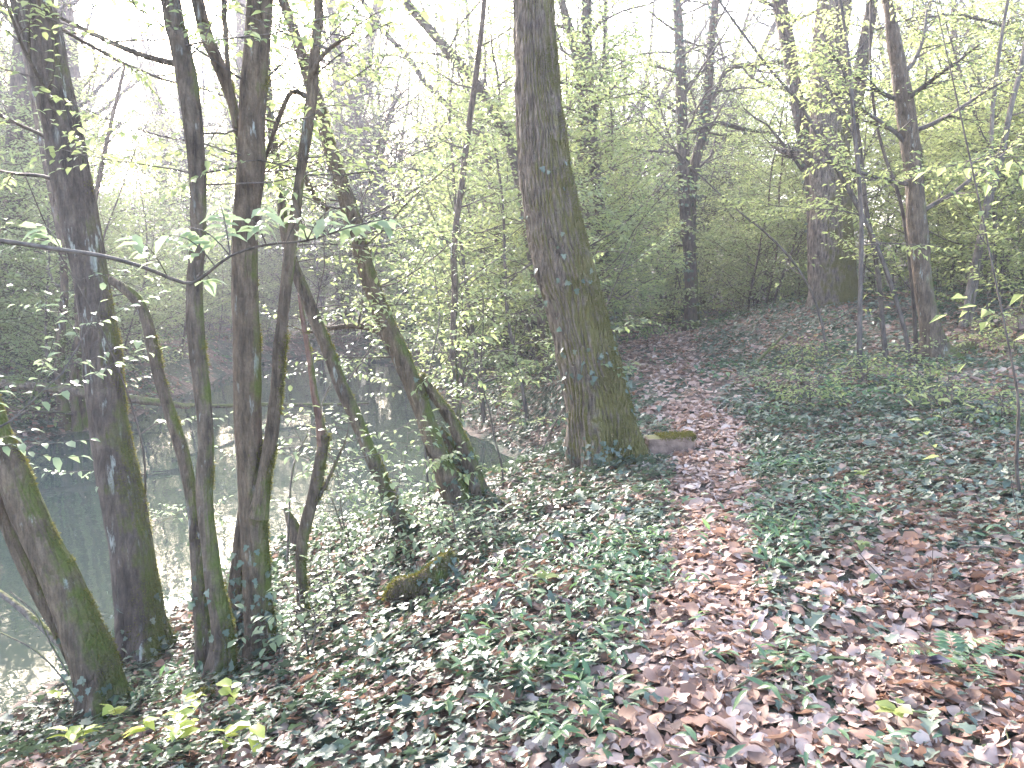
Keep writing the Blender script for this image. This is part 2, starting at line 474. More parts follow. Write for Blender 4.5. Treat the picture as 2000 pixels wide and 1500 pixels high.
def ground_mat():
    m, nt = mat_new('forest_soil')
    tc = nd(nt, 'ShaderNodeTexCoord')
    v = nd(nt, 'ShaderNodeTexVoronoi', {'Vector': tc.outputs['Object'], 'Scale': 16.0})
    v2 = nd(nt, 'ShaderNodeTexVoronoi', {'Vector': tc.outputs['Object'], 'Scale': 27.0})
    n = nd(nt, 'ShaderNodeTexNoise', {'Vector': tc.outputs['Object'], 'Scale': 1.1, 'Detail': 5.0})
    n2 = nd(nt, 'ShaderNodeTexNoise', {'Vector': tc.outputs['Object'], 'Scale': 45.0, 'Detail': 4.0})
    sp = nd(nt, 'ShaderNodeSeparateColor', {0: v.outputs['Color']})
    dead = ramp(nt, sp.outputs[0], [(0, (.045, .028, .02)), (.5, (.12, .075, .053)), (1, (.22, .145, .11))])
    sp2 = nd(nt, 'ShaderNodeSeparateColor', {0: v2.outputs['Color']})
    green = ramp(nt, sp2.outputs[1], [(0, (.02, .034, .018)), (.6, (.04, .06, .03)), (1, (.07, .085, .045))])
    col = mixc(nt, ramp(nt, n.outputs[0], [(.44, (0, 0, 0)), (.56, (1, 1, 1))]), dead, green)
    col = mixc(nt, .7, col, mixc(nt, n2.outputs[0], (.4, .4, .4), (1.4, 1.4, 1.4)), 'MULTIPLY')
    bp = nd(nt, 'ShaderNodeBump', {'Height': mth(nt, 'ADD', v.outputs['Distance'], n2.outputs[0]), 'Strength': .8, 'Distance': .03})
    p = nd(nt, 'ShaderNodeBsdfPrincipled', {'Base Color': col, 'Roughness': .8, 'Normal': bp.outputs[0]})
    nd(nt, 'ShaderNodeOutputMaterial', {0: p.outputs[0]})
    return m
M['soil'] = ground_mat()

def water_mat():
    m, nt = mat_new('pond_water')
    tc = nd(nt, 'ShaderNodeTexCoord')
    n = nd(nt, 'ShaderNodeTexNoise', {'Vector': tc.outputs['Object'], 'Scale': 2.2, 'Detail': 3.0, 'Roughness': .45})
    n2 = nd(nt, 'ShaderNodeTexNoise', {'Vector': tc.outputs['Object'], 'Scale': 14.0, 'Detail': 2.0})
    h = mth(nt, 'ADD', n.outputs[0], mth(nt, 'MULTIPLY', n2.outputs[0], .08))
    bp = nd(nt, 'ShaderNodeBump', {'Height': h, 'Strength': .09, 'Distance': .05})
    p = nd(nt, 'ShaderNodeBsdfPrincipled', {'Base Color': (.045, .056, .047, 1), 'Roughness': .02, 'IOR': 1.33, 'Specular IOR Level': .6, 'Normal': bp.outputs[0]})
    nd(nt, 'ShaderNodeOutputMaterial', {0: p.outputs[0]})
    return m
M['water'] = water_mat()

def stone_mat():
    m, nt = mat_new('mossy_stone')
    tc = nd(nt, 'ShaderNodeTexCoord')
    n = nd(nt, 'ShaderNodeTexNoise', {'Vector': tc.outputs['Object'], 'Scale': 14.0, 'Detail': 6.0})
    n2 = nd(nt, 'ShaderNodeTexNoise', {'Vector': tc.outputs['Object'], 'Scale': 60.0, 'Detail': 3.0})
    col = ramp(nt, n.outputs[0], [(.3, (.12, .075, .055)), (.7, (.26, .17, .13))])
    geo = nd(nt, 'ShaderNodeNewGeometry')
    s = nd(nt, 'ShaderNodeSeparateXYZ', {0: geo.outputs['Normal']})
    mm = mth(nt, 'MULTIPLY', mth(nt, 'ADD', mth(nt, 'SUBTRACT', s.outputs[2], .75), mth(nt, 'MULTIPLY', mth(nt, 'SUBTRACT', n.outputs[0], .5), 2.0)), 4.0, True)
    col = mixc(nt, mm, col, mixc(nt, n2.outputs[0], (.06, .06, .015), (.17, .16, .05)))
    bp = nd(nt, 'ShaderNodeBump', {'Height': mth(nt, 'ADD', n.outputs[0], n2.outputs[0]), 'Strength': .6, 'Distance': .015})
    p = nd(nt, 'ShaderNodeBsdfPrincipled', {'Base Color': col, 'Roughness': .9, 'Normal': bp.outputs[0]})
    nd(nt, 'ShaderNodeOutputMaterial', {0: p.outputs[0]})
    return m
M['stone'] = stone_mat()

# ------------------------------------------------------------------ setting: ground and water
def sinh_axis(lo, hi, n, c, s):
    a, b = math.asinh((lo - c) / s), math.asinh((hi - c) / s)
    return c + s * np.sinh(np.linspace(a, b, n))
gx, gy = sinh_axis(-160, 160, 420, -.5, 5.0), sinh_axis(-40, 210, 420, 6, 5.0)
X, Y = np.meshgrid(gx, gy)
Z = height(X.ravel(), Y.ravel())
mb = MB()
ii = np.arange(len(gy) - 1)[:, None] * len(gx) + np.arange(len(gx) - 1)[None]
mb.add(np.c_[X.ravel(), Y.ravel(), Z], np.stack([ii, ii + 1, ii + len(gx) + 1, ii + len(gx)], -1).reshape(-1, 4))
tag(mb.build('ground', M['soil']), kind='structure')
mb = MB()
wx, wy = np.linspace(-14, 3, 30), np.linspace(1, 33, 50)
X, Y = np.meshgrid(wx, wy)
ii = np.arange(49)[:, None] * 30 + np.arange(29)[None]
mb.add(np.c_[X.ravel(), Y.ravel(), np.full(X.size, WATER)], np.stack([ii, ii + 1, ii + 31, ii + 30], -1).reshape(-1, 4))
tag(mb.build('pond_water', M['water']), kind='structure')

# ------------------------------------------------------------------ ground cover (nobody could count it)
def scatter(d0, d1, dens, half=R(47)):
    n = int(dens * half * (d1 * d1 - d0 * d0))
    d = np.sqrt(rng.random(n) * (d1 * d1 - d0 * d0) + d0 * d0)
    a = (rng.random(n) * 2 - 1) * half
    x, y = d * np.sin(a), d * np.cos(a)
    return x, y

def slope_normals(x, y):
    e = .15
    z = height(x, y)
    return z, nrm(np.c_[-(height(x + e, y) - z) / e, -(height(x, y + e) - z) / e, np.ones(len(x))])

def ivy_mask(x, y):
    off = path_off(x, y)
    wid = np.interp(y, [2, 3.2, 5, 8, 12, 18, 30], [.3, .29, .31, .34, .62, 1.2, 1.2])
    a = sstep(.75, 1.25, np.abs(off) / wid + .35 * fbm(np.c_[x * 2.5, y * 2.5, x * 0], 21, 2))
    patch = .5 + .75 * fbm(np.c_[x * .9, y * .9, x * 0 + 7], 31, 3)
    # more bare litter on the near right side of the path and in the near left corner
    bare = sstep(5.4, 3.2, y) * sstep(.2, .7, off) * .55 + sstep(5.0, 3.0, y) * .42 + sstep(1.5, 2.5, off) * sstep(4.5, 3.5, y) * .2
    return a * np.clip(patch + .3 - .2 * sstep(.3, 1.2, off) + .2 * sstep(3.4, 4.4, y) - bare, .14, .84)

def rand_dirs(n, up, tilt):
    """leaf normals tilted off UP, with a random heading"""
    r = nrm(rng.normal(size=(n, 3)))
    N = nrm(up + r * tilt[:, None])
    A = nrm(np.cross(N, nrm(rng.normal(size=(n, 3)))))
    return A, N

lit, cover, merc = MB(), MB(), MB()
for d0, d1, dd, di, sd, si, near in ((1.3, 5, 1300, 1650, 1.0, 1.0, 2), (5, 10, 650, 1150, 1.0, 1.05, 1), (10, 20, 190, 340, 1.15, 1.25, 0), (20, 45, 32, 80, 1.8, 1.9, 0)):
    half = R(64) if d1 < 6 else R(56) if d1 < 12 else R(47)
    x, y = scatter(d0, d1, dd, half)
    k = shore_dist(x, y) > .05
    x, y = x[k], y[k]
    z, up = slope_normals(x, y)
    off = np.abs(path_off(x, y))
    onp = rng.random(len(x)) < sstep(1.1, .35, off / np.interp(y, [2, 8, 18], [1.1, .8, 1.8]))
    keep = rng.random(len(x)) < np.clip(1.0 - .7 * ivy_mask(x, y), .25, 1)
    A, N = rand_dirs(len(x), up, np.abs(rng.normal(0, .48, len(x))))
    s = sd * np.clip(rng.lognormal(math.log(.056), .4, len(x)), .02, .115)
    P = np.c_[x, y, z + .004 + rng.random(len(x)) * .03]
    P -= A * s[:, None] * .45
    kind = rng.random(len(x))
    for mi, mk in ((0, ~onp), (1, onp)):
        sel = keep & mk
        if near == 2:
            rolled_leaves(lit, P[sel] + A[sel] * s[sel][:, None] * .45, A[sel], N[sel], s[sel] * 1.1, mi)
        elif near == 1:
            rolled_leaves(lit, P[sel] + A[sel] * s[sel][:, None] * .45, A[sel], N[sel], s[sel] * 1.1, mi, nu=5, nv=4)
        else:
            leaves(lit, P[sel], A[sel], N[sel], s[sel], "five" if d1 < 25 else "tiny", .2, .1, mi, 1.1, .4)
    # ivy
    x, y = scatter(d0, d1, di, half)
    k = (shore_dist(x, y) > .0) & (rng.random(len(x)) < ivy_mask(x, y))
    x, y = x[k], y[k]
    z, up = slope_normals(x, y)
    n = len(x)
    A, N = rand_dirs(n, nrm(up + np.array([-.12, .22, 0])), np.abs(rng.normal(0, .45, n)))
    s = si * np.clip(rng.lognormal(math.log(.039), .42, n), .014, .09)
    hgt = .012 + rng.random(n) ** 1.4 * np.clip(.085 + .06 * fbm(np.c_[x * 3, y * 3, x * 0], 77, 2), .02, .2) * si
    P = np.c_[x, y, z + hgt]
    leaves(cover, P, A, N, s, "ivy" if near else ("five" if d1 < 25 else "tiny"), .25, .15, 0)
    # brighter broad-leaved herbs in drifts
    x, y = scatter(d0, d1, di * .35)
    ms = fbm(np.c_[x * 1.4, y * 1.4, x * 0 + 50], 41, 3)
    bias = .35 * np.exp(-((x - .15) / .5) ** 2 - ((y - 3.4) / .8) ** 2) + .2 * np.exp(-((x + .0) / .9) ** 2 - ((y - 5.3) / .8) ** 2)
    k = (shore_dist(x, y) > .1) & (ms + bias > .55) & (rng.random(len(x)) < ivy_mask(x, y) + .1)
    x, y = x[k], y[k]
    z, up = slope_normals(x, y)
    n = len(x)
    A = nrm(np.c_[rng.normal(size=(n, 2)), rng.normal(.35, .3, n)])
    N = nrm(up + rng.normal(0, .25, (n, 3)))
    leaves(merc, np.c_[x, y, z + .04 + .09 * rng.random(n) * si], A, N, si * (.05 + .04 * rng.random(n)), "lance" if near else "tiny", .3, .5, 0, 1.2)
tag(lit.build('leaf_litter', [M['dead'], M['dead_path']]), 'brown fallen leaves covering the woodland floor and path', None, None, 'stuff')
tag(cover.build('ivy_ground_cover', M['ivy']), 'dark green ivy creeping over the woodland floor', None, None, 'stuff')
tag(merc.build('woodland_herb_foliage', M['mercury']), 'fresh green low herbs growing through the ivy', None, None, 'stuff')

mb = MB()
for d0, d1, n in ((1.6, 6, 130), (6, 16, 260)):
    x, y = scatter(d0, d1, n / (R(47) * (d1 * d1 - d0 * d0)))
    z = height(x, y)
    for k in np.nonzero(shore_dist(x, y) > .1)[0]:
        a, L = rng.random() * 6.28, rng.uniform(.08, .4)
        q = np.array([[math.cos(a) * t * L, math.sin(a) * t * L, 0] for t in (-.5, -.17, .17, .5)]) + rng.normal(0, .012, (4, 3)) + [x[k], y[k], 0]
        q[:, 2] = height(q[:, 0], q[:, 1]) + rng.uniform(.02, .055) + rng.normal(0, .008, 4)
        tube(mb, np.c_[q, np.linspace(1, .5, 4) * rng.uniform(.002, .005)], 5)
tag(mb.build('twig_litter', M['bark_grey']), 'small dry twigs strewn over the woodland floor', None, None, 'stuff')

# leaf crumbs and pollen floating on the pond
mb = MB()
n = 900
x, y = rng.uniform(-9, .4, n), rng.uniform(4.6, 24, n)
k = shore_dist(x, y) < -.03
x, y = x[k], y[k]
w = rng.random(len(x)) < np.clip(.25 + .5 * fbm(np.c_[x, y, x * 0], 3, 2), .03, 1)
x, y = x[w], y[w]
n = len(x)
A = nrm(np.c_[rng.normal(size=(n, 2)), np.zeros(n)])
leaves(mb, np.c_[x, y, np.full(n, WATER + .006)], A, np.tile([0, 0, 1.], (n, 1)), rng.uniform(.015, .06, n), "tiny", .02, 0, 0)
tag(mb.build('floating_leaf_litter', M['dead']), 'specks of leaf litter floating on the pond', None, None, 'stuff')

# ------------------------------------------------------------------ plant growth
def polyline(start, d, L, r, k, g, wob=.12, lift=0.0, tip=.35):
    """a wandering branch axis; LIFT bends it up (or down) on the way"""
    d = nrm(d)
    P = [np.asarray(start, float)]
    for i in range(k):
        d = nrm(d + g.normal(0, wob, 3) + np.array([0, 0, lift / k]))
        P.append(P[-1] + d * L / k)
    rr = r * np.linspace(1, tip, k + 1)
    return np.c_[np.array(P), rr]

def spray(wood, leaf, start, d, L, r, g, lsize, lgap, lmat=0, wmat=0, shape="tiny", flat=.85, sub=True, droop=.35):
    """one leafy twig: leaves alternate left and right in a nearly level plane"""
    pl = polyline(start, d, L, r, 4, g, .13, -.05)
    tube(wood, pl, 3, wmat, cap=False)
    n = max(2, int(L / lgap))
    t = np.linspace(.15, 1, n) * (len(pl) - 1)
    i = np.minimum(t.astype(int), len(pl) - 2)
    f = (t - i)[:, None]
    P = pl[i, :3] * (1 - f) + pl[i + 1, :3] * f
    T = nrm(pl[i + 1, :3] - pl[i, :3])
    up = nrm(np.array([0, 0, 1.]) * flat + g.normal(0, .3, (n, 3)) * (1.15 - flat))
    side = nrm(np.cross(T, up)) * np.where(np.arange(n) % 2, 1, -1)[:, None]
    A = nrm(T * .55 + side * .8 + g.normal(0, .15, (n, 3)) + np.array([0, 0, -.12]))
    A[-1] = T[-1]
    leaf.append((P, A, nrm(up + g.normal(0, .18, (n, 3))), lsize * (.6 + .6 * g.random(n)), shape, droop))

def branch(wood, leaf, start, d, L, r, g, depth, cfg, lift=.3):
    k = 7 if depth > 1 else 5
    pl = polyline(start, d, L, r, k, g, cfg.get('wob', .13), lift)
    tube(wood, pl, 5 if r > .012 else 4, cap=False)
    n = max(2, int(L / cfg['gap'][depth - 1]))
    for q in range(n):
        t = (.18 + .82 * (q + g.random() * .7) / n) * k
        i = min(int(t), k - 1)
        f = t - i
        p = pl[i, :3] * (1 - f) + pl[i + 1, :3] * f
        T = nrm(pl[i + 1, :3] - pl[i, :3])
        side = nrm(np.cross(T, [0, 0, 1.]) + 1e-6) * (1 if q % 2 else -1)
        dd = nrm(T * .75 + side * (.75 + .2 * g.random()) + g.normal(0, .22, 3) * cfg.get('scat', 1))
        LL = L * cfg['ratio'] * (1.15 - .7 * t / k) * (.7 + .6 * g.random())
        rr = max(r * .5 * (1 - .5 * t / k), cfg.get('rmin', .0018))
        if depth <= 1:
            spray(wood, leaf, p, dd, max(LL, cfg['lmin']), rr, g, cfg['leaf'], cfg['lgap'], shape=cfg['shape'])
        else:
            branch(wood, leaf, p, dd, LL, rr, g, depth - 1, cfg, lift * .4)
    spray(wood, leaf, pl[-1, :3], pl[-1, :3] - pl[-2, :3], cfg['lmin'], max(r * .3, cfg.get('rmin', .0018)), g, cfg['leaf'], cfg['lgap'], shape=cfg['shape'])

def crown_along(wood, leaf, path, f0, f1, n, Lr, depth, cfg, g, up=(.15, .9), lift=.3, rk=.42):
    """branches set along a stem between two fractions of its length"""
    k = len(path)
    ang = g.random() * 6.28
    for q in range(n):
        f = f0 + (f1 - f0) * (q + g.random() * .6) / n
        i = min(int(f * (k - 1)), k - 1)
        ang += 2.4 + g.normal(0, .4)
        e = g.uniform(*up)
        d = np.array([math.cos(ang), math.sin(ang), e])
        L = Lr * (1.1 - .65 * (f - f0) / max(f1 - f0, .01)) * (.7 + .6 * g.random())
        branch(wood, leaf, path[i, :3], d, L, max(path[i, 3] * rk, .004), g, depth, cfg, lift)

def flush(mb, leaf, mat, g=rng):
    by = {}
    for P, A, N, s, sh, dr in leaf:
        by.setdefault((sh, dr), []).append((P, A, N, s))
    for (sh, dr), v in by.items():
        leaves(mb, *(np.concatenate([w[i] for w in v]) for i in range(4)), sh, .35, dr, mat, 1.05, g=g)

SAP = dict(gap=[.11, .3], ratio=.42, lmin=.16, leaf=.09, lgap=.05, shape="tiny")
TREE = dict(gap=[.24, .5, .9], ratio=.5, lmin=.28, leaf=.10, lgap=.085, shape="tiny", wob=.16, rmin=.004)

def make_sapling(g, H, r, nb, wood_mat, leaf_m, depth=1, leanx=0, cfg=SAP, f0=.12, spread=.42, label='', cat='sapling', name='hornbeam_sapling'):
    root = empty(name, (0, 0, 0), label, cat)
    st = polyline((0, 0, -.1), (leanx, g.normal(0, .1), 1), H, r, 12, g, .07, .1, .2)
    st = catmull(st, H / 26)
    tr = MB()
    tube(tr, st, 6, 0, .06)
    tr.build('trunk', M[wood_mat], root)
    w, lf = MB(), []
    crown_along(w, lf, st, f0, .98, nb, H * spread, depth, cfg, g, (.05, .8), .15)
    spray(w, lf, st[-1, :3], (0, 0, 1), .3, .004, g, cfg['leaf'], cfg['lgap'])
    flush(w, lf, 1, g)
    w.build('crown', [M['twig'], M[leaf_m]], root)
    return root

def make_tree(g, H, r, nb, wood_mat, leaf_m, label='', name='woodland_tree', fork=False, f0=.25):
    root = empty(name, (0, 0, 0), label, 'tree')
    st = polyline((0, 0, -.2), (g.normal(0, .12), g.normal(0, .1), 1), H, r, 12, g, .06, .1, .18)
    st = catmull(st, .3)
    tr = MB()
    tube(tr, st, 9, 0, .07, 3, flare=.5)
    w, lf = MB(), []
    if fork:
        i = int(len(st) * g.uniform(.2, .4))
        d = nrm(np.array([g.normal(), g.normal() * .6, 2.2]))
        s2 = catmull(polyline(st[i, :3], d, H * .65, st[i, 3] * .75, 9, g, .07, .15, .2), .3)
        tube(tr, s2, 8, 0, .07, 3)
        crown_along(w, lf, s2, .2, .98, nb // 2, H * .2, 2, TREE, g, (.1, 1.1))
    tr.build('trunk', M[wood_mat], root)
    crown_along(w, lf, st, f0, .98, nb, H * .24, 2, TREE, g, (.0, 1.1))
    flush(w, lf, 1, g)
    w.build('crown', [M['twig'], M[leaf_m]], root)
    return root

# ------------------------------------------------------------------ the trees one can point at
def px_path(pts, Y0, dy=0.0, ext=None, g=rng, sink=None, taper=False):
    """rows (x, y, z, r) of a stem from (px, py, width px); DY leans it away from the camera per metre of height; EXT carries it on to that height"""
    rows = []
    base = at(pts[0][0], pts[0][1], Y0)
    for q, (x, y, w) in enumerate(pts):
        p = at(x, y, Y0)
        Yk = Y0 + dy * (p[2] - base[2])
        p = at(x, y, Yk)
        rows.append([*p, w / F * Yk / CP * .5])
    if sink:
        d = nrm(np.array(rows[0][:3]) - np.array(rows[1][:3]))
        d = nrm(d + np.array([0, 0, -1]))
        rows.insert(0, [*(np.array(rows[0][:3]) + d * sink), rows[0][3] * 1.1])
    if not ext and taper:
        p = np.array(rows[-1][:3])
        d = p - np.array(rows[-2][:3])
        rows.append([*(p + d * .45 + [0, 0, .03]), rows[-1][3] * .5])
        rows.append([*(p + d * .9 + [0, 0, .09]), rows[-1][3] * .4])
    if ext:
        d = nrm(np.array(rows[-1][:3]) - np.array(rows[-2][:3]))
        p, r = np.array(rows[-1][:3]), rows[-1][3]
        n = max(2, int((ext - p[2]) / 1.2))
        for k in range(n):
            d = nrm(d + np.array([g.normal(0, .07), g.normal(0, .07), .12]))
            p = p + d * (ext - rows[-1][2] if n == 1 else 1.2)
            r = r * (.86 if k < n - 1 else .6)
            rows.append([*p, r])
    return np.array(rows)

def moss_on(root, surf, origin, n, g, size=.016, zmax=3.0, side=np.array([.85, .1, .3]), need=.55):
    mb = MB()
    V = np.concatenate([s[0] for s in surf])
    N = np.concatenate([s[1] for s in surf])
    w = (N @ nrm(side)) + .9 * fbm(V * 4, 17, 3) - (V[:, 2] - origin[2]) / zmax * .8
    idx = np.nonzero((w > need) & (V[:, 2] < 4.2))[0]
    if not len(idx):
        return
    i = g.choice(idx, n)
    j = np.clip(i + g.integers(-2, 3, n), 0, len(V) - 1)
    t = g.random((n, 1))
    close = (np.linalg.norm(V[i] - V[j], axis=1) < .12)[:, None]
    P = np.where(close, V[i] * (1 - t) + V[j] * t, V[i])
    jit = g.normal(0, .014, (n, 3))
    P = P + jit - N[i] * np.sum(jit * N[i], 1, keepdims=True)
    A = nrm(N[i] * .8 + g.normal(0, .5, (n, 3)) + np.array([0, 0, -.2]))
    leaves(mb, P - N[i] * .003, A, nrm(g.normal(size=(n, 3))), size * (.5 + g.random(n)), "tiny", .2, .3, 0, .55, g=g)
    mb.build('moss', M['moss_hair'], root, origin)

def ivy_on(root, surf, origin, n, g, zlo=-9, zhi=2.0, size=.05, mat='ivy', fade=True, shape="ivy"):
    mb = MB()
    V = np.concatenate([s[0] for s in surf])
    N = np.concatenate([s[1] for s in surf])
    h = V[:, 2] - origin[2]
    p = np.clip(.5 + fbm(V * 3.2, 23, 3) * .9, 0, 1) * ((h > zlo) & (h < zhi))
    if fade:
        p = p * np.clip(1.05 - h / zhi, 0, 1) ** 1.5
    if p.sum() <= 0:
        return
    i = g.choice(len(V), n, p=p / p.sum())
    P = V[i] + N[i] * (.005 + .025 * g.random((n, 1))) + g.normal(0, .012, (n, 3))
    A = nrm(N[i] * .35 + g.normal(0, .45, (n, 3)) + np.array([0, 0, -.7]))
    leaves(mb, P, A, nrm(N[i] + g.normal(0, .3, (n, 3)) + np.array([0, 0, .35])), size * (.5 + .8 * g.random(n)), shape, .25, .2, 0, g=g)
    mb.build('ivy', M[mat], root, origin)

def tree(name, label, base, stems, cat='tree', bark='bark_dark', Y=None, crown=10, moss=0, ivy=None, nseg=20, step=.07, leaf='spring', crownL=2.2, seed=1, rough=.07, group=None, leafcfg=None, f0=None, mossz=3.0, ridges=0, flare=.55, rfreq=6, plates=38, fdec=.2, mossn=.55):
    g = np.random.default_rng(seed)
    b = ground(*base)
    Y0 = Y or b[1]
    if Y:
        b = at(base[0], base[1], Y)
    root = empty(name, b, label, cat, group)
    surf = []
    w, lf = MB(), []
    for q, st in enumerate(stems):
        p = catmull(px_path(st['px'], Y0 + st.get('off', 0), st.get('dy', 0), st.get('ext'), g, .25 if st.get('root', q == 0) else None, st.get('name') == 'limb'), st.get('step', step))
        mbt = MB()
        s = tube(mbt, p, st.get('nseg', nseg), 0, st.get('rough', rough), rfreq, flare if st.get('root', q == 0) else 0, ridges if st.get('nseg', nseg) > 40 else 0, plates, fdec, seed=seed + q, zbase=b[2])
        surf.append(s)
        mbt.build(st.get('name', 'trunk' if q == 0 else 'stem'), M[st.get('bark', bark)], root, b)
        if st.get('ext') and crown:
            zt = p[:, 2]
            k0 = int(np.argmax(zt > st.get('cz', at(0, 330 if bark == 'bark_far' else -40, Y0)[2])))
            crown_along(w, lf, p, k0 / len(p), .98, st.get('crown', crown) * (2 if bark == 'bark_far' else 1), crownL, 2, leafcfg or TREE, g, (.0, 1.0), rk=.3 if bark == 'bark_far' else .5)
        if st.get('name') == 'limb' and not st.get('ext'):
            crown_along(w, lf, p, .35, 1, 6, .55, 1, dict(SAP, leaf=.055, shape='oval'), g, (.0, .7))
        for _ in range(st.get('fine', 0)):
            vis = np.nonzero((p[:, 2] > st.get('fz', 2.1)) & (p[:, 2] < at(0, -150, Y0)[2]))[0]
            if len(vis):
                i = int(g.choice(vis))
                branch(w, lf, p[i, :3], (g.normal(0, 1), g.normal(.3, .8), g.uniform(-.1, .7)), g.uniform(.7, 1.5), max(p[i, 3] * .12, .005), g, 1, dict(SAP, leaf=.055, lgap=.04, gap=[.12, .3], shape='oval'), .15)
        for nb in st.get('twigs', []):
            # (fraction along the stem, dx, dy, dz, length)
            i = int(nb[0] * (len(p) - 1))
            branch(w, lf, p[i, :3], nb[1:4], nb[4], max(p[i, 3] * .3, .004), g, 1, dict(SAP, shape='oval' if Y0 < 9 else 'tiny', leaf=.06 if Y0 < 9 else .085), .1)
    if w.n or lf:
        flush(w, lf, 1, g)
        w.build('crown', [M['twig'], M[leaf]], root, b)
    if moss:
        moss_on(root, surf, b, moss, g, zmax=mossz, need=mossn)
    for iv in (ivy or []):
        ivy_on(root, surf, b, g=g, **iv)
    return root

# near left bank
tree('lichen_spotted_tree', 'stout dark trunk spotted with white lichen, standing at the water edge', (280, 1272),
     [dict(px=[(282, 1272, 92), (268, 1160, 84), (252, 1040, 80), (232, 940, 78), (215, 850, 74), (204, 740, 70), (192, 640, 66), (176, 540, 64), (158, 440, 66), (138, 340, 68), (122, 250, 66), (104, 170, 66), (84, 70, 68), (62, 0, 68)], dy=.05, ext=11, fine=9)],
     bark='bark_lichen', moss=5000, seed=11, ivy=[dict(n=60, zhi=.7, size=.04), dict(n=90, zhi=.25, size=.045)], nseg=120, step=.03, ridges=.008, plates=22)
tree('leaning_tree', 'mossy trunk leaning steeply over the pond at the near water corner', (205, 1395),
     [dict(px=[(208, 1400, 98), (188, 1310, 82), (155, 1220, 74), (118, 1130, 68), (82, 1060, 66), (45, 975, 62), (10, 890, 58), (-30, 790, 56), (-80, 660, 54)], dy=.05, ext=8),
      dict(px=[(170, 1330, 40), (120, 1230, 36), (60, 1120, 34), (15, 1020, 32), (-40, 900, 30)], off=.12, ext=5, crown=4)],
     bark='bark_moss', moss=7000, seed=12, ivy=[dict(n=240, zhi=.45, size=.042)], nseg=110, step=.03, ridges=.006, plates=18)
tree('sinuous_tree', 'slender wavy trunk with a twisted thin second stem, beside the thick forked tree', (428, 1325),
     [dict(px=[(428, 1330, 52), (436, 1240, 42), (420, 1150, 36), (408, 1060, 32), (399, 960, 32), (402, 860, 30), (394, 760, 32), (383, 660, 32), (380, 560, 29), (387, 450, 28), (386, 340, 30), (377, 240, 33), (366, 160, 36), (350, 80, 34), (334, 0, 32)], dy=.02, ext=10, fine=8),
      dict(px=[(402, 1262, 34), (390, 1150, 30), (384, 1060, 26), (376, 980, 24), (358, 890, 24), (334, 810, 22), (312, 740, 22), (296, 670, 22), (284, 620, 20), (262, 580, 20), (215, 545, 14)], off=.35, root=True, dy=.1),
      dict(name='limb', px=[(372, 130, 12), (330, 122, 12), (270, 105, 10), (215, 82, 9), (160, 55, 7), (110, 30, 5)], off=.4, nseg=8)],
     bark='bark_dark', moss=4000, seed=13, ivy=[dict(n=150, zhi=.7, size=.042)], nseg=70, step=.03, ridges=.005, plates=11)
tree('forked_tree', 'thick mossy trunk dividing into several stems, ivy climbing its foot', (512, 1285),
     [dict(px=[(512, 1290, 64), (505, 1200, 56), (500, 1100, 54), (494, 1000, 52), (488, 900, 52), (484, 800, 52), (482, 700, 52), (479, 600, 50), (478, 500, 48), (481, 420, 46), (490, 330, 50), (493, 240, 46), (496, 160, 46), (503, 80, 45), (509, 0, 45)], ext=11, fine=7),
      dict(px=[(462, 1215, 38), (466, 1130, 34), (476, 1050, 34), (488, 960, 34)], off=.12, root=True),
      dict(px=[(505, 1010, 42), (516, 930, 26), (530, 850, 24), (540, 760, 22), (546, 680, 22), (556, 590, 21), (566, 500, 22), (576, 420, 21), (588, 330, 18), (602, 240, 20), (612, 150, 19), (618, 60, 17), (622, 0, 16)], off=-.08, dy=.02, ext=7, crown=5, fine=7),
      dict(name='limb', px=[(477, 330, 20), (468, 270, 18), (456, 210, 16), (440, 160, 20), (420, 110, 22), (398, 55, 22), (386, 0, 22)], off=.15, ext=7, crown=4),
      dict(name='limb', px=[(458, 250, 8), (452, 190, 9), (444, 120, 9), (440, 50, 10), (438, 0, 10)], off=-.1, ext=5, crown=2, nseg=8),
      dict(name='limb', px=[(604, 150, 8), (625, 115, 9), (650, 90, 8), (680, 72, 5)], off=-.08, nseg=8),
      dict(name='limb', px=[(602, 190, 10), (570, 180, 9), (545, 230, 9), (525, 290, 8), (505, 350, 7)], off=.1, nseg=8)],
     bark='bark_moss', moss=8000, seed=14, ivy=[dict(n=460, zhi=.8, size=.042)], nseg=84, step=.03, ridges=.006, plates=13)
tree('broken_snag', 'thin crooked snag with a bare reddish broken top, next to the thick forked tree', (592, 1232),
     [dict(px=[(592, 1240, 26), (590, 1170, 22), (588, 1090, 22), (596, 1030, 24), (612, 970, 24), (624, 910, 24), (634, 850, 24)], bark='bark_dark'),
      dict(px=[(630, 870, 22), (624, 820, 16), (614, 770, 14), (606, 710, 12), (596, 650, 11), (588, 600, 9), (583, 575, 4)], bark='bark_red', nseg=12),
      dict(name='limb', px=[(612, 985, 9), (635, 950, 8), (655, 905, 7), (672, 868, 4)], nseg=7)],
     moss=1500, seed=15, nseg=16, crown=0)
tree('stump_shard', 'short splintered dark stump jutting from the bank beside the snag', (585, 1070),
     [dict(px=[(592, 1085, 26), (580, 1045, 22), (568, 1015, 18), (556, 992, 7)], name='shard')], cat='stump', seed=16, nseg=10, crown=0, rough=.2)
